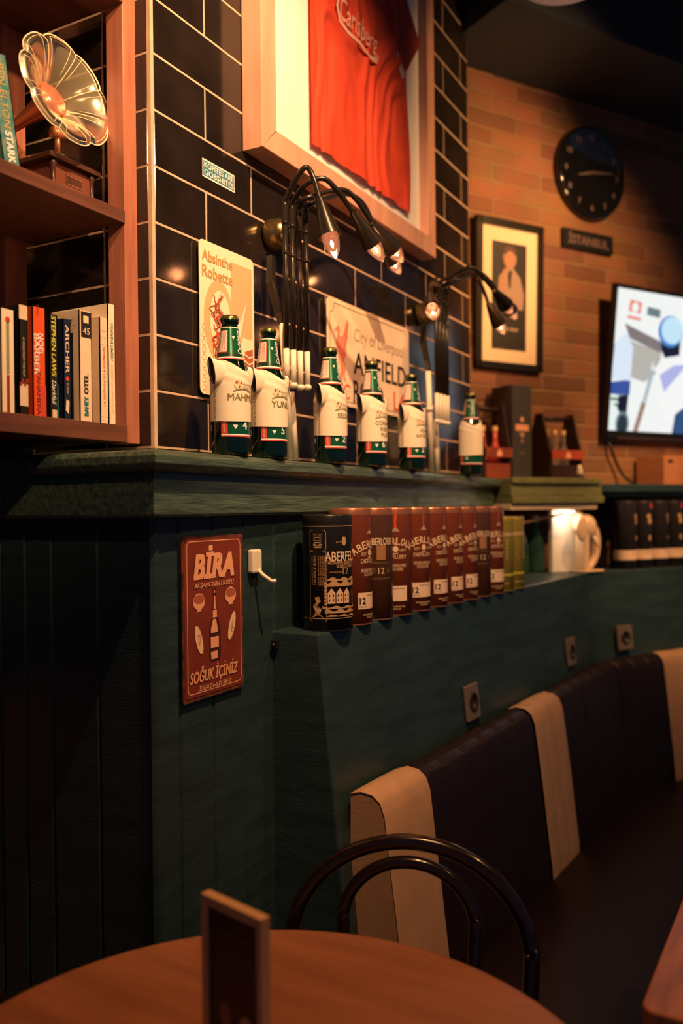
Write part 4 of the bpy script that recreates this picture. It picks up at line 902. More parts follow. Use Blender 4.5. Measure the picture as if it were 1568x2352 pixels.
def edgeX(px, r, Yc):
    lo, hi = 1.4, 4.0
    for _ in range(40):
        md = (lo + hi) / 2; P_ = proj((md, Yc(md), 1.30))
        if P_[0] + r * F / P_[2] > px: hi = md
        else: lo = md
    return lo
r_ = .053; yc = lambda x: ledgeY(x) + .040
tin(edgeX(802, r_, yc), yc(1.7), r_, .243, 'black tin lettered ABERFELDY in gold with a cottage drawing, nearest on the ledge', BLT, aberfeldy, 'whisky tins on the ledge')
r_ = .047; yc = lambda x: ledgeY(x) + .034
tdat = [(853, 0, 'm', 'maroon tin lettered ABERLOUR with a 12 label, directly behind the black tin'), (898, -38, 'c', 'dark brown tube lettered ABERLOUR with a bronze plaque, third in the row'),
        (943, -56, 'm', 'maroon tin turned so only RLOUR and a red flame show, fourth in the row'), (982, -26, 'm', 'maroon tin with its label showing only a 2, fifth in the row'),
        (1019, -10, 'm', 'maroon tin with half hidden name and a clear 12 label, sixth in the row'), (1053, -6, 'm', 'maroon tin squeezed in the middle, seventh in the row'),
        (1090, -8, 'm', 'maroon tin with a 12 label, eighth in the row'), (1114, -38, 'c', 'darker brown tube between two maroon tins near the far end'), (1145, -28, 'm', 'last maroon tin, beside the yellow green tins')]
lastx = None
for px, dg, kd, lb in tdat:
    x_ = edgeX(px, r_, yc)
    if lastx and x_ - lastx < .0955: x_ = lastx + .0955
    lastx = x_
    tin(x_, yc(x_), r_, .2555, lb, MAR if kd == 'm' else MAR2, aberlour(dg) if kd == 'm' else cask(dg), 'whisky tins on the ledge', rim=RIMC)
OLT = mat('olive_yellow_tin', (.30, .25, .045), .4, metal=.2)
def conn(deg):
    def fn(mb, r, h):
        Rf = lambda z: r; ph = D(deg); put_text(mb, 'Connemara', .016, TAN, wrapf(Rf, ph, h * .78, .0008), w=.085, bold=.02)
        for k in range(6): mb.add([(-.018 + (k % 2) * .003, 0, 0), (.018, 0, 0), (.018, .006, 0), (-.018 + (k % 2) * .003, .006, 0)], [(0, 1, 2, 3)], TAN if k != 4 else LBL, xf=wrapf(Rf, ph, h * (.67 - .05 * k), .0008))
        patch(mb, Rf, -PI, PI, h * .20, h * .235, mat('yellow_tin_band', (.50, .42, .04), .4), .0006, nu=40); put_text(mb, 'IRISH WHISKEY', .005, TAN, wrapf(Rf, ph, h * .10, .0008), w=.05)
    return fn
for px, dg, lb in ((1160, -60, 'olive yellow tin half hidden behind the last maroon tin'), (1196, -20, 'olive yellow tin with a pale name, middle of the three'), (1208, -20, 'olive yellow tin at the right of the three')):
    x_ = edgeX(px, .043, yc)
    if x_ - lastx < .088: x_ = lastx + .088
    lastx = x_
    tin(x_, yc(x_) + (.0 if px != 1208 else .055), .043, .222, lb, OLT, conn(dg), 'olive yellow tins')

# ---- two green flasks in the niche
def gb(P, lab, k=1):
    root = thing('glass_bottle', lab, 'bottle', tuple(P), 0, 'green bottles in the niche'); mb = MB()
    mb.lathe([(0, 0), (.034 * k, 0), (.036 * k, .01), (.034 * k, .10), (.028 * k, .13), (.014, .17), (.012, .20), (.0145, .203), (.0145, .215), (0, .216)], mat('dark_green_glass', (.02, .06, .035), .08, coat=.5), 32); mb.lathe([(.0128, .178), (.0125, .203), (.0152, .205), (.0152, .218), (0, .219)], mat('foil_pink', (.6, .35, .40), .35, metal=.4), 20); mb.build('glass_body', root)
a = bw(-.345, .15, 1.1635); gb(a, 'dark green glass bottle in the niche, just right of the olive tins'); gb(a + BD * .072 + BN * .01, 'second dark green glass bottle, nearer the cream panel')
mb = MB(); mb.tube([tuple(bw(-.42, .24, 1.355)), tuple(bw(-.14, .27, 1.402))], .005, mat('pale_stick_wood', (.6, .34, .18), .6), 8); o = mb.build('wooden_stick'); tag(o, 'thin wooden stick slanting under the corner shelf to its underside', 'stick')

# ---- elephant bookend
EL = mat('ivory_ceramic', (.85, .62, .42), .3, coat=.3); root = thing('elephant_bookend', 'cream elephant head bookend with curled trunk at the niche corner', 'figurine', tuple(bw(-.04, .27, 1.1635)))
s0 = s_at(1352, 1250, .27)
def ew(s, o, z): return bw(s0 + s, .262 + o, z)
mb = MB(); bbox(mb, s0 - .050, s0 + .050, .225, .300, 1.1636, 1.172, EL); child(mb, 'base', root, bevel=.003)
mb = MB()
hc = ew(-.008, 0, 1.335); Re = Matrix.Translation(hc) @ Matrix.Rotation(math.atan2(BD.y, BD.x), 4, 'Z')
mb.sphere((0, 0, 0), (.047, .036, .050), EL, xf=Re); mb.sphere((-.022, .006, .012), (.034, .032, .044), EL, xf=Re)
tr_ = [(.020, 0, .0), (.040, 0, -.02), (.050, 0, -.05), (.052, 0, -.085), (.044, 0, -.12), (.026, 0, -.146), (.0, 0, -.158), (-.02, 0, -.156)]
mb.tube(smooth_path([Re @ Vector(p) for p in tr_]), [.026 - .018 * (i / (7 * 6)) for i in range(7 * 6 + 1)], EL, 16)
mb.tube([Re @ Vector((.022, -.02, -.035)), Re @ Vector((.030, -.026, -.06)), Re @ Vector((.042, -.026, -.078))], [.007, .006, .002], IVORY, 10)
mb.sphere((.030, -.028, .005), .0045, SHD, xf=Re)
child(mb, 'head', root)
mb = MB(); mb.sphere((-.042, -.022, -.005), (.030, .010, .048), EL, xf=Re); child(mb, 'ear', root)
mb = MB(); bbox(mb, s0 - .045, s0 - .012, .235, .29, 1.172, 1.32, EL); child(mb, 'neck', root, bevel=.01, bseg=3)

# ---- black tins on the far ledge
BT2 = mat('charcoal_tin_print', (.020, .018, .022), .4, spec=.4)
def btin(i):
    def fn(mb, r, h):
        Rf = lambda z: r; ph = D(-31 + (25, 0, 30, 0, 28, 5)[i % 6])
        patch(mb, Rf, -PI, PI, h * .135, h * .275, LBL, .0006, nu=50); put_text(mb, 'SINGLE MALT WHISKY', .005, OLIVE, wrapf(Rf, ph, h * .24, .0012), w=.06)
        mb.add([(a, b, 0) for a, b in circ(-.004, .014, .010, 12)], [tuple(range(12))], GOLD, xf=wrapf(Rf, ph, h * .72, .0008)); patch(mb, Rf, ph - .18, ph + .27, h * .655, h * .735, GOLD, .0006, nu=6)
        mb.add([(-.006, -.010, 0), (.006, -.010, 0), (.006, .010, 0), (-.006, .010, 0)], [(0, 1, 2, 3)], GOLD, xf=wrapf(Rf, ph, h * .45, .0008)); mb.add([(-.007, -.012, 0), (.007, -.012, 0), (.007, .012, 0), (-.007, .012, 0)], [(0, 1, 2, 3)], REDP, xf=wrapf(Rf, ph + .25, h * .93, .0008))
    return fn
lbs = ['first black tin with a cream band, right behind the elephant', 'black tin with gold crest, second from the elephant', 'black tin with crest turned away, third from the elephant', 'black tin with gold crest, fourth from the elephant', 'black tin with a cream band, fifth from the elephant', 'black tin cut by the right edge of the photo']
for i in range(6):
    P = bw(.135 + .093 * i, .235, 0); tin(P.x, P.y, .0445, .272, lbs[i], BT2, btin(i), 'black tins with cream bands', rz=0)

# ================================================================== ON THE CORNER SHELF
TOPZ = 1.5225
# tall dark gift box
s_b = .012 + (onP(1180, 1085, tuple(bw(0, .15, 0)), tuple(BN)) - BP).dot(BD)
root = thing('gift_box', 'tall dark grey whisky gift box on the corner shelf between two bottle carriers', 'box', tuple(bw(s_b, .13, TOPZ)), math.atan2(BD.y, BD.x) + .12)
mb = MB(); GB = mat('charcoal_card', (.055, .050, .052), .55); mb.box((0, 0, 0), (.110, .105, .352), GB); X = wallxf((.055, -.0004, .17))
put_text(mb, 'Laphroaig', .016, SLM, X @ Matrix.Translation((0, .030, .0003)), w=.074, bold=.03) if False else R(mb, X, -.037, .018, .037, .042, SLM)
flat(mb, circ(0, .062, .010, 12), SLM, X); flat(mb, [(-.018, .010), (.018, .010), (0, -.012)], GOLD, X); flat(mb, circ(0, -.022, .006, 10), GOLD, X); R(mb, X, -.012, -.07, .012, -.066, OLIVE)
mb.build('box_body', root, bevel=.001); mb = MB(); mb.box((-.0006, -.0006, .3525), (.1106, .1056, .362), GB); mb.build('lid', root)
def carrier(s, o, wd, dp, lab, woodm, endm, bandm, ncol, rz=0, bottles='clear', H_=.24):
    root = thing('bottle_carrier', lab, 'bottle carrier', tuple(bw(s, o, TOPZ)), math.atan2(BD.y, BD.x) + rz, 'bottle carriers on the corner shelf')
    for sx in (-1, 1):
        mb = MB(); Mx = Matrix.Translation((sx * wd / 2 - (.008 if sx < 0 else 0), dp / 2, 0)) @ Matrix(((0, 0, 1, 0), (1, 0, 0, 0), (0, 1, 0, 0), (0, 0, 0, 1)))
        mb.prism([(-dp / 2, 0), (dp / 2, 0), (dp / 2, .11), (.02, H_), (-.02, H_), (-dp / 2, .11)], .008, endm, Mx); mb.build('end_panel', root, bevel=.001)
    mb = MB(); mb.tube([(-wd / 2, dp / 2, H_ - .018), (wd / 2, dp / 2, H_ - .018)], .009, endm, 12); mb.build('handle', root)
    mb = MB(); mb.box((-wd / 2, 0, 0), (wd / 2, dp, .008), woodm); mb.box((-wd / 2, -.004, 0), (wd / 2, .004, .055), woodm); mb.build('tray', root, bevel=.001)
    mb = MB(); mb.box((-wd / 2 - .006, -.010, .078), (wd / 2 + .006, -.0045, .114), bandm); X = wallxf((0, -.0105, .096)); flat(mb, [(-.014, -.014), (.014, -.014), (.014, .0), (0, .014), (-.014, .0)], SLM, X); mb.build('front_band', root, bevel=.001)
    return root
REDW = mat('red_stained_wood', (.30, .065, .035), .5, var=.3); DKW = mat('dark_stained_wood', (.035, .016, .012), .5)
sr = (onP(1280, 1085, tuple(bw(0, .12, 0)), tuple(BN)) - BP).dot(BD)
carrier(sr, .17, .155, .13, 'dark bottle carrier with a red front band, right of the gift box', DKW, DKW, mat('red_band_paint', (.45, .07, .03), .5), 3, H_=.262)
sl = (onP(1128, 1085, tuple(bw(0, .16, 0)), tuple(BN)) - BP).dot(BD)
carrier(sl + .01, .185, .13, .11, 'reddish bottle carrier behind the last mantel bottle', REDW, DKW, REDW, 2, rz=.12, H_=.28)
CLR = mat('clear_bottle_glass', (.75, .72, .65), .06, trans=.85, spec=.8); REDG = mat('red_bottle_glass', (.55, .08, .05), .15, coat=.5)
def sb(s, o, M, lab, grp, h=.19, cap=GOLD):
    root = thing('small_bottle', lab, 'bottle', tuple(bw(s, o, TOPZ + .0085)), 0, grp); mb = MB(); k = h / .19
    mb.lathe([(0, 0), (.021, 0), (.022, .01), (.022, .09 * k), (.012, .125 * k), (.0095, .14 * k), (.0095, .178 * k), (0, .178 * k)], M, 24); mb.build('glass_body', root)
    mb = MB(); mb.lathe([(.0108, .170 * k), (.0108, .19 * k), (0, .19 * k)], cap, 16); mb.build('cap', root)
for i in range(3): sb(sr - .047 + .047 * i, .105, CLR, ('left', 'middle', 'right')[i] + ' clear bottle in the carrier with the red band', 'clear bottles in the carrier')
sb(sl - .02, .235 - .1, REDG, 'red bottle at the left in the reddish carrier', 'red bottles in the carrier'); sb(sl + .04, .135, REDG, 'red bottle at the right in the reddish carrier', 'red bottles in the carrier')
# pepper mill like ornament
root = thing('pepper_mill', 'tiny pale and dark shaker at the right end of the corner shelf', 'shaker', tuple(bw(sM1 - .075, .27, TOPZ))); mb = MB(); mb.lathe([(0, 0), (.017, 0), (.017, .006), (.010, .012), (0, .012)], DKW, 20); mb.lathe([(0, .0121), (.010, .012), (.013, .02), (.009, .038), (.007, .05), (0, .052)], IVORY, 20); mb.build('shaker_body', root)
# wine rack with holes
root = thing('wine_rack', 'low orange wood bottle rack with round holes on the dark shelf', 'rack', tuple(bw(.46, .1, 1.5035)))
OW = mat('orange_pine', (.55, .22, .10), .5, var=.2, stretch=(1, 1, 6))
mb = MB(); o_f = .17
def holes(s0_, s1_, z0_, z1_, cs, rad):
    segs = 24
    for i, c in enumerate(cs):
        a0 = s0_ if i == 0 else (cs[i - 1] + c) / 2; a1 = s1_ if i == len(cs) - 1 else (c + cs[i + 1]) / 2; zc = (z0_ + z1_) / 2
        ci = [(c + rad * math.cos(2 * PI * k / segs), zc + rad * 1.15 * math.sin(2 * PI * k / segs)) for k in range(segs)]; sq = []
        for k in range(segs):
            t = 2 * PI * k / segs; dx, dz = math.cos(t), math.sin(t); m_ = min(((a1 - c) / dx if dx > 1e-6 else (a0 - c) / dx if dx < -1e-6 else 9e9), ((z1_ - zc) / dz if dz > 1e-6 else (z0_ - zc) / dz if dz < -1e-6 else 9e9)); sq.append((c + dx * m_, zc + dz * m_))
        # corners are snapped so the board stays closed
        for cor in ((a0, z0_), (a1, z0_), (a1, z1_), (a0, z1_)):
            j = min(range(segs), key=lambda q_: (sq[q_][0] - cor[0]) ** 2 + (sq[q_][1] - cor[1]) ** 2); sq[j] = cor
        v = [tuple(bw(s_, o_f, z_)) for s_, z_ in ci] + [tuple(bw(s_, o_f, z_)) for s_, z_ in sq] + [tuple(bw(s_, o_f - .03, z_)) for s_, z_ in ci]
        mb.add(v, [(k, (k + 1) % segs, segs + (k + 1) % segs, segs + k) for k in range(segs)] + [(k, (k + 1) % segs, 2 * segs + (k + 1) % segs, 2 * segs + k) for k in range(segs)], OW)
holes(.56, 1.2, 1.5035, 1.630, [.645 + .075 * i for i in range(7)], .024)
bbox(mb, .56, 1.2, .02, .14, 1.626, 1.630, OW); bbox(mb, .56, 1.2, .02, .14, 1.5035, 1.508, OW); child(mb, 'front_board', root)
mb = MB(); bbox(mb, .45, .559, .02, .17, 1.5035, 1.628, OW); bbox(mb, .475, .505, .168, .1715, 1.598, 1.612, BLACKI); child(mb, 'end_block', root, bevel=.003)

# ================================================================== BRICK WALL PICTURES
def bxf(s, z, o=.0, tilt=0, roll=0): # frame on the brick wall: x along it, y up, z to the room
    M = wallxf(tuple(bw(s, o, z)), tuple(BD)); return M @ Matrix.Rotation(tilt, 4, 'X') @ Matrix.Rotation(roll, 4, 'Z')
root = thing('framed_portrait', 'black framed photograph of a seated person on the brick wall', 'picture', tuple(bw(-.26, .02, 2.26)))
X = bxf(-.270, 2.258, .030, D(1.5)); w_, h_ = .345, .590
mb = MB(); f_ = .028
for a, b, c, d in ((-w_ / 2, -h_ / 2, w_ / 2, -h_ / 2 + f_), (-w_ / 2, h_ / 2 - f_, w_ / 2, h_ / 2), (-w_ / 2, -h_ / 2, -w_ / 2 + f_, h_ / 2), (w_ / 2 - f_, -h_ / 2, w_ / 2, h_ / 2)): mb.box((a, b, -.026), (c, d, .0), BLACKM, xf=X)
child(mb, 'frame', root)
mb = MB(); mb.box((-w_ / 2 + .01, -h_ / 2 + .01, -.016), (w_ / 2 - .01, h_ / 2 - .01, -.010), mat('cream_mount', (.86, .68, .46), .7), xf=X)
X2 = X @ Matrix.Translation((0, 0, -.0095)); DPH = mat('dark_photo', (.02, .015, .014), .5); SK = mat('photo_skin', (.45, .22, .14), .6); SK2 = mat('photo_shirt', (.38, .25, .20), .6)
R(mb, X2, -.090, -.215, .088, .210, DPH); flat(mb, circ(.0, .150, .034, 20, .044), SK, X2, .0006); flat(mb, circ(.0, .175, .034, 16, .026), mat('photo_hair', (.10, .05, .035), .7), X2, .0008); flat(mb, circ(.002, .142, .028, 16, .036), SK, X2, .001)
flat(mb, [(-.02, .11), (.02, .11), (.055, .075), (.075, .01), (.07, -.05), (-.04, -.05), (-.065, -.02), (-.055, .07)], SK2, X2, .0005); flat(mb, [(-.012, .10), (.012, .10), (.004, .03), (-.004, .03)], DPH, X2, .0012)
flat(mb, circ(-.02, .095, .016, 12, .012), SK, X2, .0014); flat(mb, [(-.05, .07), (-.02, .09), (-.03, .01), (-.055, .02)], SK, X2, .0012); put_text(mb, 'All the best', .018, TAN, X2 @ Matrix.Translation((-.01, -.13, .001)), w=.11, shear=.3)
child(mb, 'photo_print', root)

root = thing('wall_clock', 'large round black clock with pale numerals on the brick wall', 'clock', tuple(bw(.186, .02, 2.83)))
X = bxf(.186, 2.83, .003); mb = MB(); mb.lathe([(0, 0), (.192, 0), (.196, .012), (.192, .03), (.180, .034), (.174, .026), (0, .026)], mat('glossy_black_dial', (.008, .008, .009), .10, coat=.8), 64, X); X2 = X @ Matrix.Translation((0, 0, .0265)); NUM = mat('dim_mauve_numeral', (.16, .11, .12), .6)
for k in range(1, 13): a = PI / 2 - k * PI / 6; put_text(mb, str(k), .024, NUM, X2 @ Matrix.Translation((.148 * math.cos(a), .148 * math.sin(a), 0)), bold=.03)
child(mb, 'dial', root)
mb = MB(); 
for L, an, wd_ in ((.12, 8, .009), (.085, 195, .012)): mb.prism([(-.01, -wd_ / 2), (L, -wd_ / 5), (L, wd_ / 5), (-.01, wd_ / 2)], .001, NUM, X2 @ Matrix.Translation((0, 0, .002)) @ Matrix.Rotation(D(an), 4, 'Z'))
child(mb, 'hands', root)
mb = MB(); X = bxf(.175, 2.542, .006); w_, h_ = .292, .078; mb.box((-w_ / 2, -h_ / 2, 0), (w_ / 2, h_ / 2, .012), BLACKP, xf=X); put_text(mb, 'İSTANBUL', .036, mat('brown_grey_lettering', (.16, .10, .08), .6), X @ Matrix.Translation((0, -.002, .0125)), w=.235, bold=.04); o = mb.build('name_plate', bevel=.002); tag(o, 'small black plate lettered İSTANBUL under the round clock', 'sign')

# ---- television
tvn = Vector(BN); TO = .06
TX_ = lambda px, py: onP(px, py, tuple(bw(0, .04, 0)), tuple(BN))
sBL = (TX_(1394, 987) - BP).dot(BD); zBL = TX_(1383, 987).z
tilt = math.asin(.105)
hs = .60; ws = hs * 16 / 9
root = thing('television', 'wall mounted flat television showing cyclists in blue and white', 'television', tuple(bw(sBL + ws / 2, .04, zBL)))
M = wallxf(tuple(bw(sBL, .04, zBL)), tuple(BD)) @ Matrix.Rotation(tilt, 4, 'X')
mb = MB(); bz_ = .016; mb.box((-bz_, -.045, -.018), (ws + bz_, hs + bz_, -.002), BLACKP, xf=M)
for a, b, c, d in ((-bz_, -.032, ws + bz_, 0), (-bz_, hs, ws + bz_, hs + bz_), (-bz_, -.032, 0, hs + bz_), (ws, -.032, ws + bz_, hs + bz_)): mb.box((a, b, -.003), (c, d, .006), BLACKP, xf=M)
mb.box((.06, -.034, .0), (ws, -.028, .007), mat('tv_trim', (.08, .05, .045), .4), xf=M)
child(mb, 'casing', root, bevel=.001)
def emi(n, c, s=1.0): return mat('screen_' + n, (0, 0, 0), .3, emit=hexc(c), estr=s)
mb = MB(); mb.poly([(0, 0, -.001), (ws, 0, -.001), (ws, hs, -.001), (0, hs, -.001)], emi('white', 'EEF0EE', 1.05), xf=M); MS = M
def sp(pts, c, n, z): flat(mb, [(x * hs, y * hs) for x, y in pts], emi(n, c), MS, z)
E_ = [(.02, .97, .10, .90, 'F2F6F0')]
sp([(0, .60), (.0, .42), (.34, .36), (.50, .45), (.50, .60), (.30, .62), (.1, .66)], 'B8B4AC', 'grey', 0); sp([(.10, .76), (.50, .66), (.50, .58), (.16, .66)], '84787A', 'shade', .0002); sp([(.14, .93), (.26, .92), (.25, .84), (.13, .85)], 'F08068', 'red', .0002); flat(mb, [(x * hs, y * hs) for x, y in circ(.195, .88, .035)], emi('white', 'EEF0EE'), MS, .0003)
sp([(.32, .90), (.46, .89), (.46, .83), (.32, .84)], '6C8084', 'slate', .0002); sp([(.12, .82), (.26, .81), (.26, .79), (.12, .80)], 'F08068', 'red', .0002)
sp([(0, .34), (.2, .37), (.2, .26), (.03, .25), (0, .24)], '3A549E', 'blue', .0004); sp([(0, .24), (.19, .26), (.18, .05), (.12, .12), (.03, .2)], '1A1E30', 'dark', .0004); sp([(.02, .62), (.12, .70), (.20, .60), (.20, .36), (.0, .36)], 'DCE8F6', 'paleblue', .0005)
for k in range(6): sp([(.0, .03 + .04 * k), (.09, .03 + .04 * k), (.08, .055 + .04 * k), (.0, .055 + .04 * k)], 'E4F4EC', 'mint', .0006)
flat(mb, [(x * hs, y * hs) for x, y in circ(.145, .05, .07, 20, .09)], emi('wheel', '6A7E82'), MS, .0006); flat(mb, [(x * hs, y * hs) for x, y in circ(.145, .045, .05, 20, .07)], emi('wheelin', '2A3440'), MS, .0007)
sp([(.56, .60), (.86, .66), (1.0, .6), (1.0, .0), (.62, .10), (.55, .2), (.50, .36), (.44, .46)], 'F6F6F4', 'jersey', .0006); sp([(.44, .46), (.40, .30), (.36, .22), (.33, .20), (.38, .38), (.42, .52)], 'E6EAEA', 'arm', .0007)
sp([(.33, .22), (.38, .21), (.31, .0), (.26, .0)], 'A08070', 'skinarm', .0008); sp([(.40, .46), (.44, .44), (.37, .20), (.34, .21)], 'A8B8C0', 'sleeve', .0009)
sp([(.48, .70), (.70, .74), (.70, .58), (.54, .55), (.50, .60)], '20243A', 'dark', .0009); flat(mb, [(x * hs, y * hs) for x, y in circ(.585, .745, .135, 28, .115)], emi('helmetedge', '4C88D0'), MS, .001); flat(mb, [(x * hs, y * hs) for x, y in circ(.60, .755, .118, 28, .10)], emi('helmet', 'C4E6F6'), MS, .0012)
sp([(.50, .42), (.64, .50), (.80, .52), (.60, .34), (.56, .30)], 'B0B4E6', 'lilac', .001); sp([(.68, .0), (.70, .14), (.80, .20), (1.0, .24), (1.0, 0)], '34507E', 'shorts', .0011); sp([(.86, .12), (.90, .12), (.90, .06), (.86, .06)], 'F06030', 'orange', .0013)
sp([(.80, .9), (1.75, .9), (1.75, .55), (1.1, .6)], 'B8C4C0', 'crowd', .0004); sp([(1.1, .45), (1.5, .5), (1.6, .05), (1.15, .05)], '5A7AB0', 'rider', .0008)
child(mb, 'screen', root)
mb = MB(); mb.box((.4, .2, -.05), (.6, .4, -.018), BLACKP, xf=M); child(mb, 'mount', root)
mb = MB(); mb.tube(smooth_path([tuple(M @ Vector((.03, -.03, -.03))), tuple(bw(.285, .03, 1.66)), tuple(bw(.33, .03, 1.58)), tuple(bw(.36, .05, 1.53)), tuple(bw(.41, .06, 1.508))]), .006, BLACKP, 8); o = mb.build('power_cable'); tag(o, 'black cable hanging from the television to the dark shelf', 'cable')

# ================================================================== SOCKETS
def socket(P, dx, lab, nrm_up=(0, 0, 1)):
    root = thing('wall_socket', lab, 'socket', tuple(P), 0, 'wall sockets'); X = wallxf(tuple(P), dx, nrm_up); SK_ = mat('grey_brown_socket', (.16, .12, .10), .4)
    mb = MB(); mb.box((-.040, -.047, -.0), (.040, .047, .010), SK_, xf=X); child(mb, 'cover_plate', root, bevel=.003)
    mb = MB(); mb.lathe([(.027, .0102), (.025, .013), (.020, .013), (.019, .0105), (0, .0103)], mat('dark_socket_well', (.02, .017, .015), .4), 28, X); mb.box((-.004, -.014, .010), (.004, -.006, .0135), mat('brass_pin', (.7, .5, .2), .3, metal=.8), xf=X); child(mb, 'socket_well', root)
d1 = (B0 - A0).normalized(); upv = Vector((0, .097, 1)).normalized()
def led(px, py):
    n = d1.cross(upv); return onP(px, py, tuple(A0), tuple(n)) - Vector((0, .002, 0))
socket(led(1078, 1612), tuple(d1), 'dark wall socket with a glinting pin, above the long brown backrest', tuple(upv))
socket(led(1306, 1497), tuple(d1), 'dark wall socket near the inner corner, left of the corner edge', tuple(upv))
P = onP(1430, 1464, tuple(bw(0, .325, 0)), tuple(BN)); P = P + BN * .004
socket(P, tuple(BD), 'brown wall socket on the far face, right of the inner corner', tuple((Vector((0, 0, 1)) - BN * .1).normalized()))

# ================================================================== BANQUETTES
def banquette(lab, P0, dirv, nrm, L, bands, loc, endcap, m0=0, m1=0):
    """backrest: profile swept along dirv; nrm = towards the room"""
    root = thing('banquette', lab, 'bench', loc, 0, 'striped wall benches')
    def prof():
        rz = .015
        pts = [(0.002, .30), (.012, .835)]
        pr = [(.010, .832), (.035, .841), (.062, .838), (.080, .825), (.090, .80), (.115, .60), (.138, .40), (.142, .33)]
        return pr
    pr = prof()
    def at_(s, o, z_): p = P0 + dirv * s + nrm * o; return Vector((p.x, p.y, z_))
    for k, (s0_, s1_, M, nch) in enumerate(bands):
        mb = MB(); nu = max(6, nch * 6)
        def fn(u, v_):
            t = v_ * (len(pr) - 1); i = min(int(t), len(pr) - 2); f_ = t - i; o_ = pr[i][0] + (pr[i + 1][0] - pr[i][0]) * f_; z_ = pr[i][1] + (pr[i + 1][1] - pr[i][1]) * f_
            s_ = s0_ + (s1_ - s0_) * u + (m0 * o_ * (1 - u) if k == 0 else 0) - (m1 * o_ * u if k == len(bands) - 1 else 0); ch = abs(math.sin(PI * u * nch)) ** .35; puff = .006 * (ch - 1) if M is BROWNV else .0022 * (ch - 1)
            if M is not BROWNV: puff += .0035
            n_ = .0015 * noise.noise(Vector((s_ * 9, z_ * 7, k)))
            return at_(s_, o_ + puff * (1 if i > 1 else .3) + n_, z_ + (puff if i <= 2 else 0) + n_)
        mb.grid(fn, nu * 3, 21, M, True)
        if k == 0 and endcap:
            e = [at_(s0_, o_, z_) for o_, z_ in [(.004, .33)] + [(o_ + .0015, z_) for o_, z_ in pr]]
            mb.poly([tuple(p) for p in reversed(e)], M)
            mb.tube([e_ for e_ in e[1:]], .0014, M, 6)
        child(mb, 'backrest_panel', root)
    mb = MB()
    sd = [(.10, .20), (.10, .365), (.30, .385), (.52, .38), (.56, .365), (.57, .33), (.57, .20)]
    n_ = 24; v = []
    for i in range(n_ + 1):
        for o_, z_ in sd: v.append(tuple(at_(bands[0][0] + m0 * o_ + (L - m1 * o_ - bands[0][0] - m0 * o_) * i / n_, o_, z_)))
    W = len(sd); mb.add(v, [(i * W + j, i * W + j + 1, (i + 1) * W + j + 1, (i + 1) * W + j) for i in range(n_) for j in range(W - 1)] + [tuple(range(W - 1, -1, -1)), tuple(n_ * W + j for j in range(W))], mat('dark_maroon_seat_vinyl', (.014, .006, .007), .5, spec=.3, bump=.2, bscale=80), True)
    child(mb, 'seat_cushion', root)
    mb = MB(); v = []
    for e_ in (0, 1):
        for o_, z_ in ((.14, -.05), (.14, .20), (.53, .20), (.53, -.05)): v.append(tuple(at_(bands[0][0] + .02 + m0 * o_ if e_ == 0 else L - m1 * o_ - .004, o_, z_)))
    mb.add(v, [(0, 1, 5, 4), (1, 2, 6, 5), (2, 3, 7, 6), (0, 3, 2, 1), (4, 5, 6, 7)], DKW); child(mb, 'plinth', root)
    return root
nn = Vector((d1.y, -d1.x, 0)).normalized(); 
if nn.y > 0: nn = -nn
dh = Vector((d1.x, d1.y, 0)).normalized()
P1 = Vector((1.511, .850, 0)); L1 = 1.80
banquette('long bench with dark brown and cream striped backrest under the whisky tins', P1, dh, nn, 1.80,
          [(.045, .245, CREAMV, 1), (.245, .90, BROWNV, 6), (.90, 1.14, CREAMV, 3), (1.14, 1.803, BROWNV, 6)], (2.3, .6, -.05), True, 0, .242)
PB = P1 + dh * 1.80
P2 = Vector((B0.x, B0.y, 0)) + BN * .035 - BD * .0
banquette('far bench section with a dark brown and a cream backrest panel, under the television', P2, BD, BN, 1.4,
          [(.003, .27, BROWNV, 3), (.27, .56, CREAMV, 3), (.56, 1.4, BROWNV, 6)], tuple(P2), False, .242, 0)

# ================================================================== TABLES, CHAIRS, MENU
root = thing('round_table', 'round orange brown wooden table in the foreground', 'table', (.774, .548, -.05))
mb = MB(); mb.lathe([(0, .765), (.42, .765), (.4275, .768), (.430, .778), (.430, .790), (.4275, .799), (.42, .800), (0, .800)], TABLEW, 96); mb.build('tabletop', root)
mb = MB(); mb.lathe([(.028, .02), (.028, .765)], BLACKM, 20); mb.build('pedestal', root); mb = MB(); mb.lathe([(0, 0), (.19, 0), (.19, .01), (.03, .03), (0, .03)], BLACKM, 48); mb.build('base', root)
# second table: rounded rectangle; corner and its two edges measured on the table plane
c0 = Vector((1.196, .160, 0)); e1 = (Vector((1.553, .197, 0)) - Vector((1.213, .207, 0))).normalized()
a_l = onZ(1560, 2080, .75); b_l = onZ(1480, 2285, .75); c_l = onZ(1500, 2325, .75); d_l = onZ(1566, 2350, .75)
u1 = (a_l - b_l).normalized(); u2 = Vector((u1.y, -u1.x, 0)); 
if u2.dot(d_l - c_l) < 0: u2 = -u2
cor = b_l - u1 * ((b_l - c_l).dot(u1)) 
Xt = Matrix.Identity(4)
cor = cor - u2 * 0
for i in range(3): Xt[i][0] = u1[i]; Xt[i][1] = u2[i]; Xt[i][2] = (0, 0, 1)[i]; Xt[i][3] = (cor.x, cor.y, .712)[i]
root = thing('wooden_table', 'orange wood table with rounded corner at the lower right edge', 'table', (cor.x + .3, cor.y - .2, -.05))
rr_ = roundrect(0, 0, .75, .65, .022)
if u1.cross(u2).z < 0: rr_ = rr_[::-1]
mb = MB(); mb.prism(rr_, .038, TABLEW2, Xt); child(mb, 'tabletop', root, bevel=.004, bseg=3)
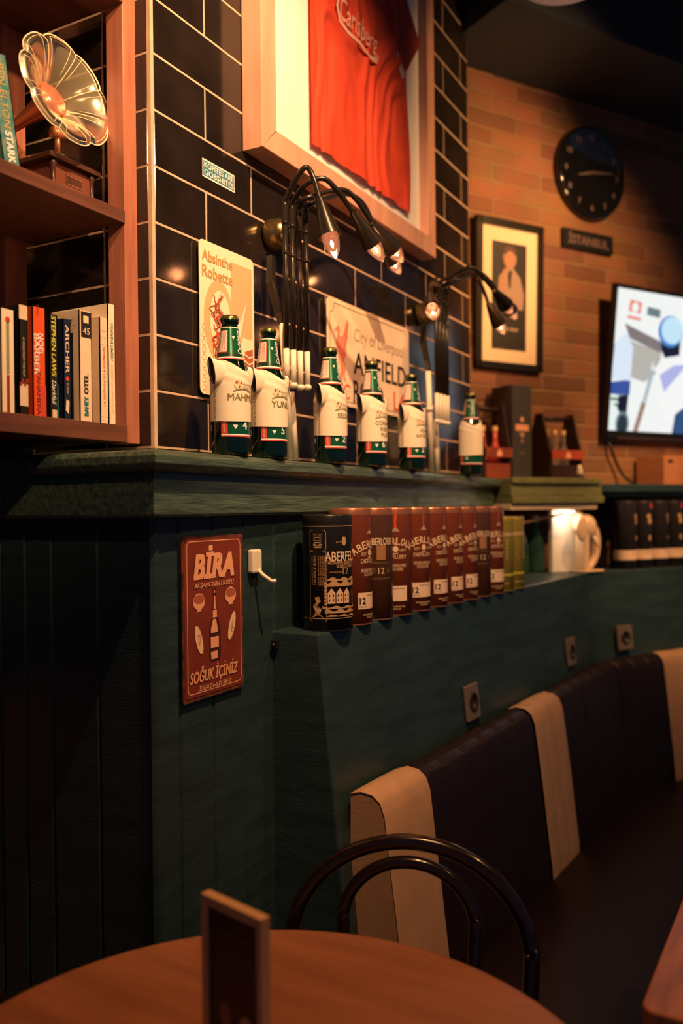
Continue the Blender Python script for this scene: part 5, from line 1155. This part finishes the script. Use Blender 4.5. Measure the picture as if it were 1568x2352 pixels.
pc_ = Xt @ Vector((.375, .325, 0)); mb = MB(); mb.lathe([(.03, -.74), (.03, .0)], BLACKM, 20, Matrix.Translation((pc_.x, pc_.y, .712))); mb.lathe([(0, -.762), (.24, -.762), (.24, -.75), (.03, -.73)], BLACKM, 40, Matrix.Translation((pc_.x, pc_.y, .712))); child(mb, 'pedestal', root)
# menu holder
a = onZ(476, 2515, .7505); tl_ = onY(471, 2046, 0.5) if False else None
TLm = Vector(CC + ray(471, 2045) * 1.04); TRm = Vector(CC + ray(608, 2105) * .97)
Pm = Vector((TLm.x, TLm.y, .7505)); dm = Vector((TRm.x - TLm.x, TRm.y - TLm.y, 0)).normalized(); Pm += dm * .009
zt1 = 1.42 - (2045 - 1169) / F * proj((Pm.x, Pm.y, .95))[2]
root = thing('menu_stand', 'blurred dark menu card in a thin tan frame standing on the round table', 'menu', tuple(Pm))
wM = .088; hM = .197
M = wallxf(tuple(Pm), tuple(dm)); mb = MB(); FT = mat('tan_wood_frame', (.70, .44, .20), .5)
for a_, b_, c_, d_ in ((-.009, 0, 0, hM), (wM, 0, wM + .009, hM), (-.009, hM, wM + .009, hM + .012), (-.009, -.0, wM + .009, .012)): mb.box((a_, b_, -.007), (c_, d_, .007), FT, xf=M)
mb.box((-.009, 0, -.03), (wM + .009, .010, .03), FT, xf=M); child(mb, 'frame', root, bevel=.001)
mb = MB(); mb.box((0, .012, -.002), (wM, hM, .002), mat('dark_menu_print', (.035, .018, .022), .4), xf=M); X2 = M @ Matrix.Translation((0, 0, .0023))
flat(mb, circ(.065, .065, .012, 16, .020), mat('menu_yellow', (.55, .42, .20), .6), X2); flat(mb, circ(.028, .075, .010, 14, .014), mat('menu_brown', (.30, .15, .10), .6), X2)
for y_ in (.17, .15, .12): R(mb, X2, .015, y_, .085, y_ + .006, mat('menu_rust', (.09, .035, .03), .6), .0002)
child(mb, 'menu_card', root)

BW = mat('dark_bentwood', (.014, .006, .005), .22, coat=.5)
def chair(P, yaw, lab, full=True):
    """bentwood chair; origin on the floor under the seat centre, back towards +x local"""
    root = thing('bentwood_chair', lab, 'chair', tuple(P), yaw, 'bentwood chairs')
    def hoop(w_, zt_, zb_, rad, xb):
        pts = []
        for i in range(33):
            a = PI * i / 32; y_ = -w_ / 2 * math.cos(a); zc = zt_ - w_ / 2 * .86
            pts.append((xb + (zc + w_ / 2 * .86 * math.sin(a) - .46) * .16, y_, zc + w_ / 2 * .86 * math.sin(a)))
        y0 = w_ / 2
        lo = [(xb + 0, -y0 * .90, zb_), (xb + .02, -y0 * .96, (zb_ + zc) / 2)]; hi = [(xb + .02, y0 * .96, (zb_ + zc) / 2), (xb, y0 * .90, zb_)]
        return lo + pts + hi
    mb = MB(); mb.tube(smooth_path(hoop(.392, .915, .46, .013, .17), 3), .0130, BW, 14); mb.build('back_hoop', root)
    mb = MB(); mb.tube(smooth_path(hoop(.215, .885, .46, .011, .165), 3), .0105, BW, 14); mb.build('inner_hoop', root)
    mb = MB(); mb.lathe([(0, .455), (.18, .458), (.20, .465), (.203, .48), (.198, .492), (.17, .490), (0, .482)], BW, 48); mb.build('seat', root)
    for x_, y_ in ((.14, .15), (.14, -.15), (-.15, .15), (-.15, -.15)):
        mb = MB(); mb.tube([(x_, y_, .46), (x_ * 1.1, y_ * 1.1, .25), (x_ * 1.3, y_ * 1.25, 0)], [.016, .014, .011], BW, 12); mb.build('leg', root)
    mb = MB(); mb.tube([(.16 * math.cos(2 * PI * i / 32), .16 * math.sin(2 * PI * i / 32), .25) for i in range(32)], .009, BW, 8, closed=True); mb.build('leg_ring', root)
    return root
Cb = Vector((1.295, .588, 0)); fwd = Vector((math.cos(TH), math.sin(TH), 0)); yaw = math.atan2(fwd.y, fwd.x) - .18
dirb = Vector((math.cos(yaw), math.sin(yaw), 0)); base = Cb - dirb * .235
chair(Vector((base.x, base.y, -.05)), yaw, 'dark bentwood chair with a double hoop back, between the round table and the bench')
pe = onZ(18, 2235, .78); yaw2 = 1.15
cl = Vector((pe.x, pe.y, 0)) - Vector((math.sin(yaw2), -math.cos(yaw2), 0)) * .20 - Vector((math.cos(yaw2), math.sin(yaw2), 0)) * .2
chair(Vector((cl.x, cl.y + .0, -.05)), yaw2, 'dark bentwood chair cut off by the left edge, only its hoop showing')

# ================================================================== CEILING LAMP
cz = 3.05; c_ = onZ(1298, -36, cz - .03)
root = thing('ceiling_lamp', 'dimly glowing round hanging lamp cut off by the top edge', 'ceiling lamp', (c_.x, c_.y, cz))
mb = MB(); mb.lathe([(0, -.03), (.110, -.028), (.134, -.018), (.141, 0), (.141, .09), (.0, .092)], mat('taupe_lampshade', (.35, .26, .22), .7, emit=(.14, .10, .085), estr=.5), 64); mb.build('lamp_shade', root)
mb = MB(); mb.lathe([(.006, .09), (.006, .399)], BLACKM, 12); mb.build('hanging_rod', root)
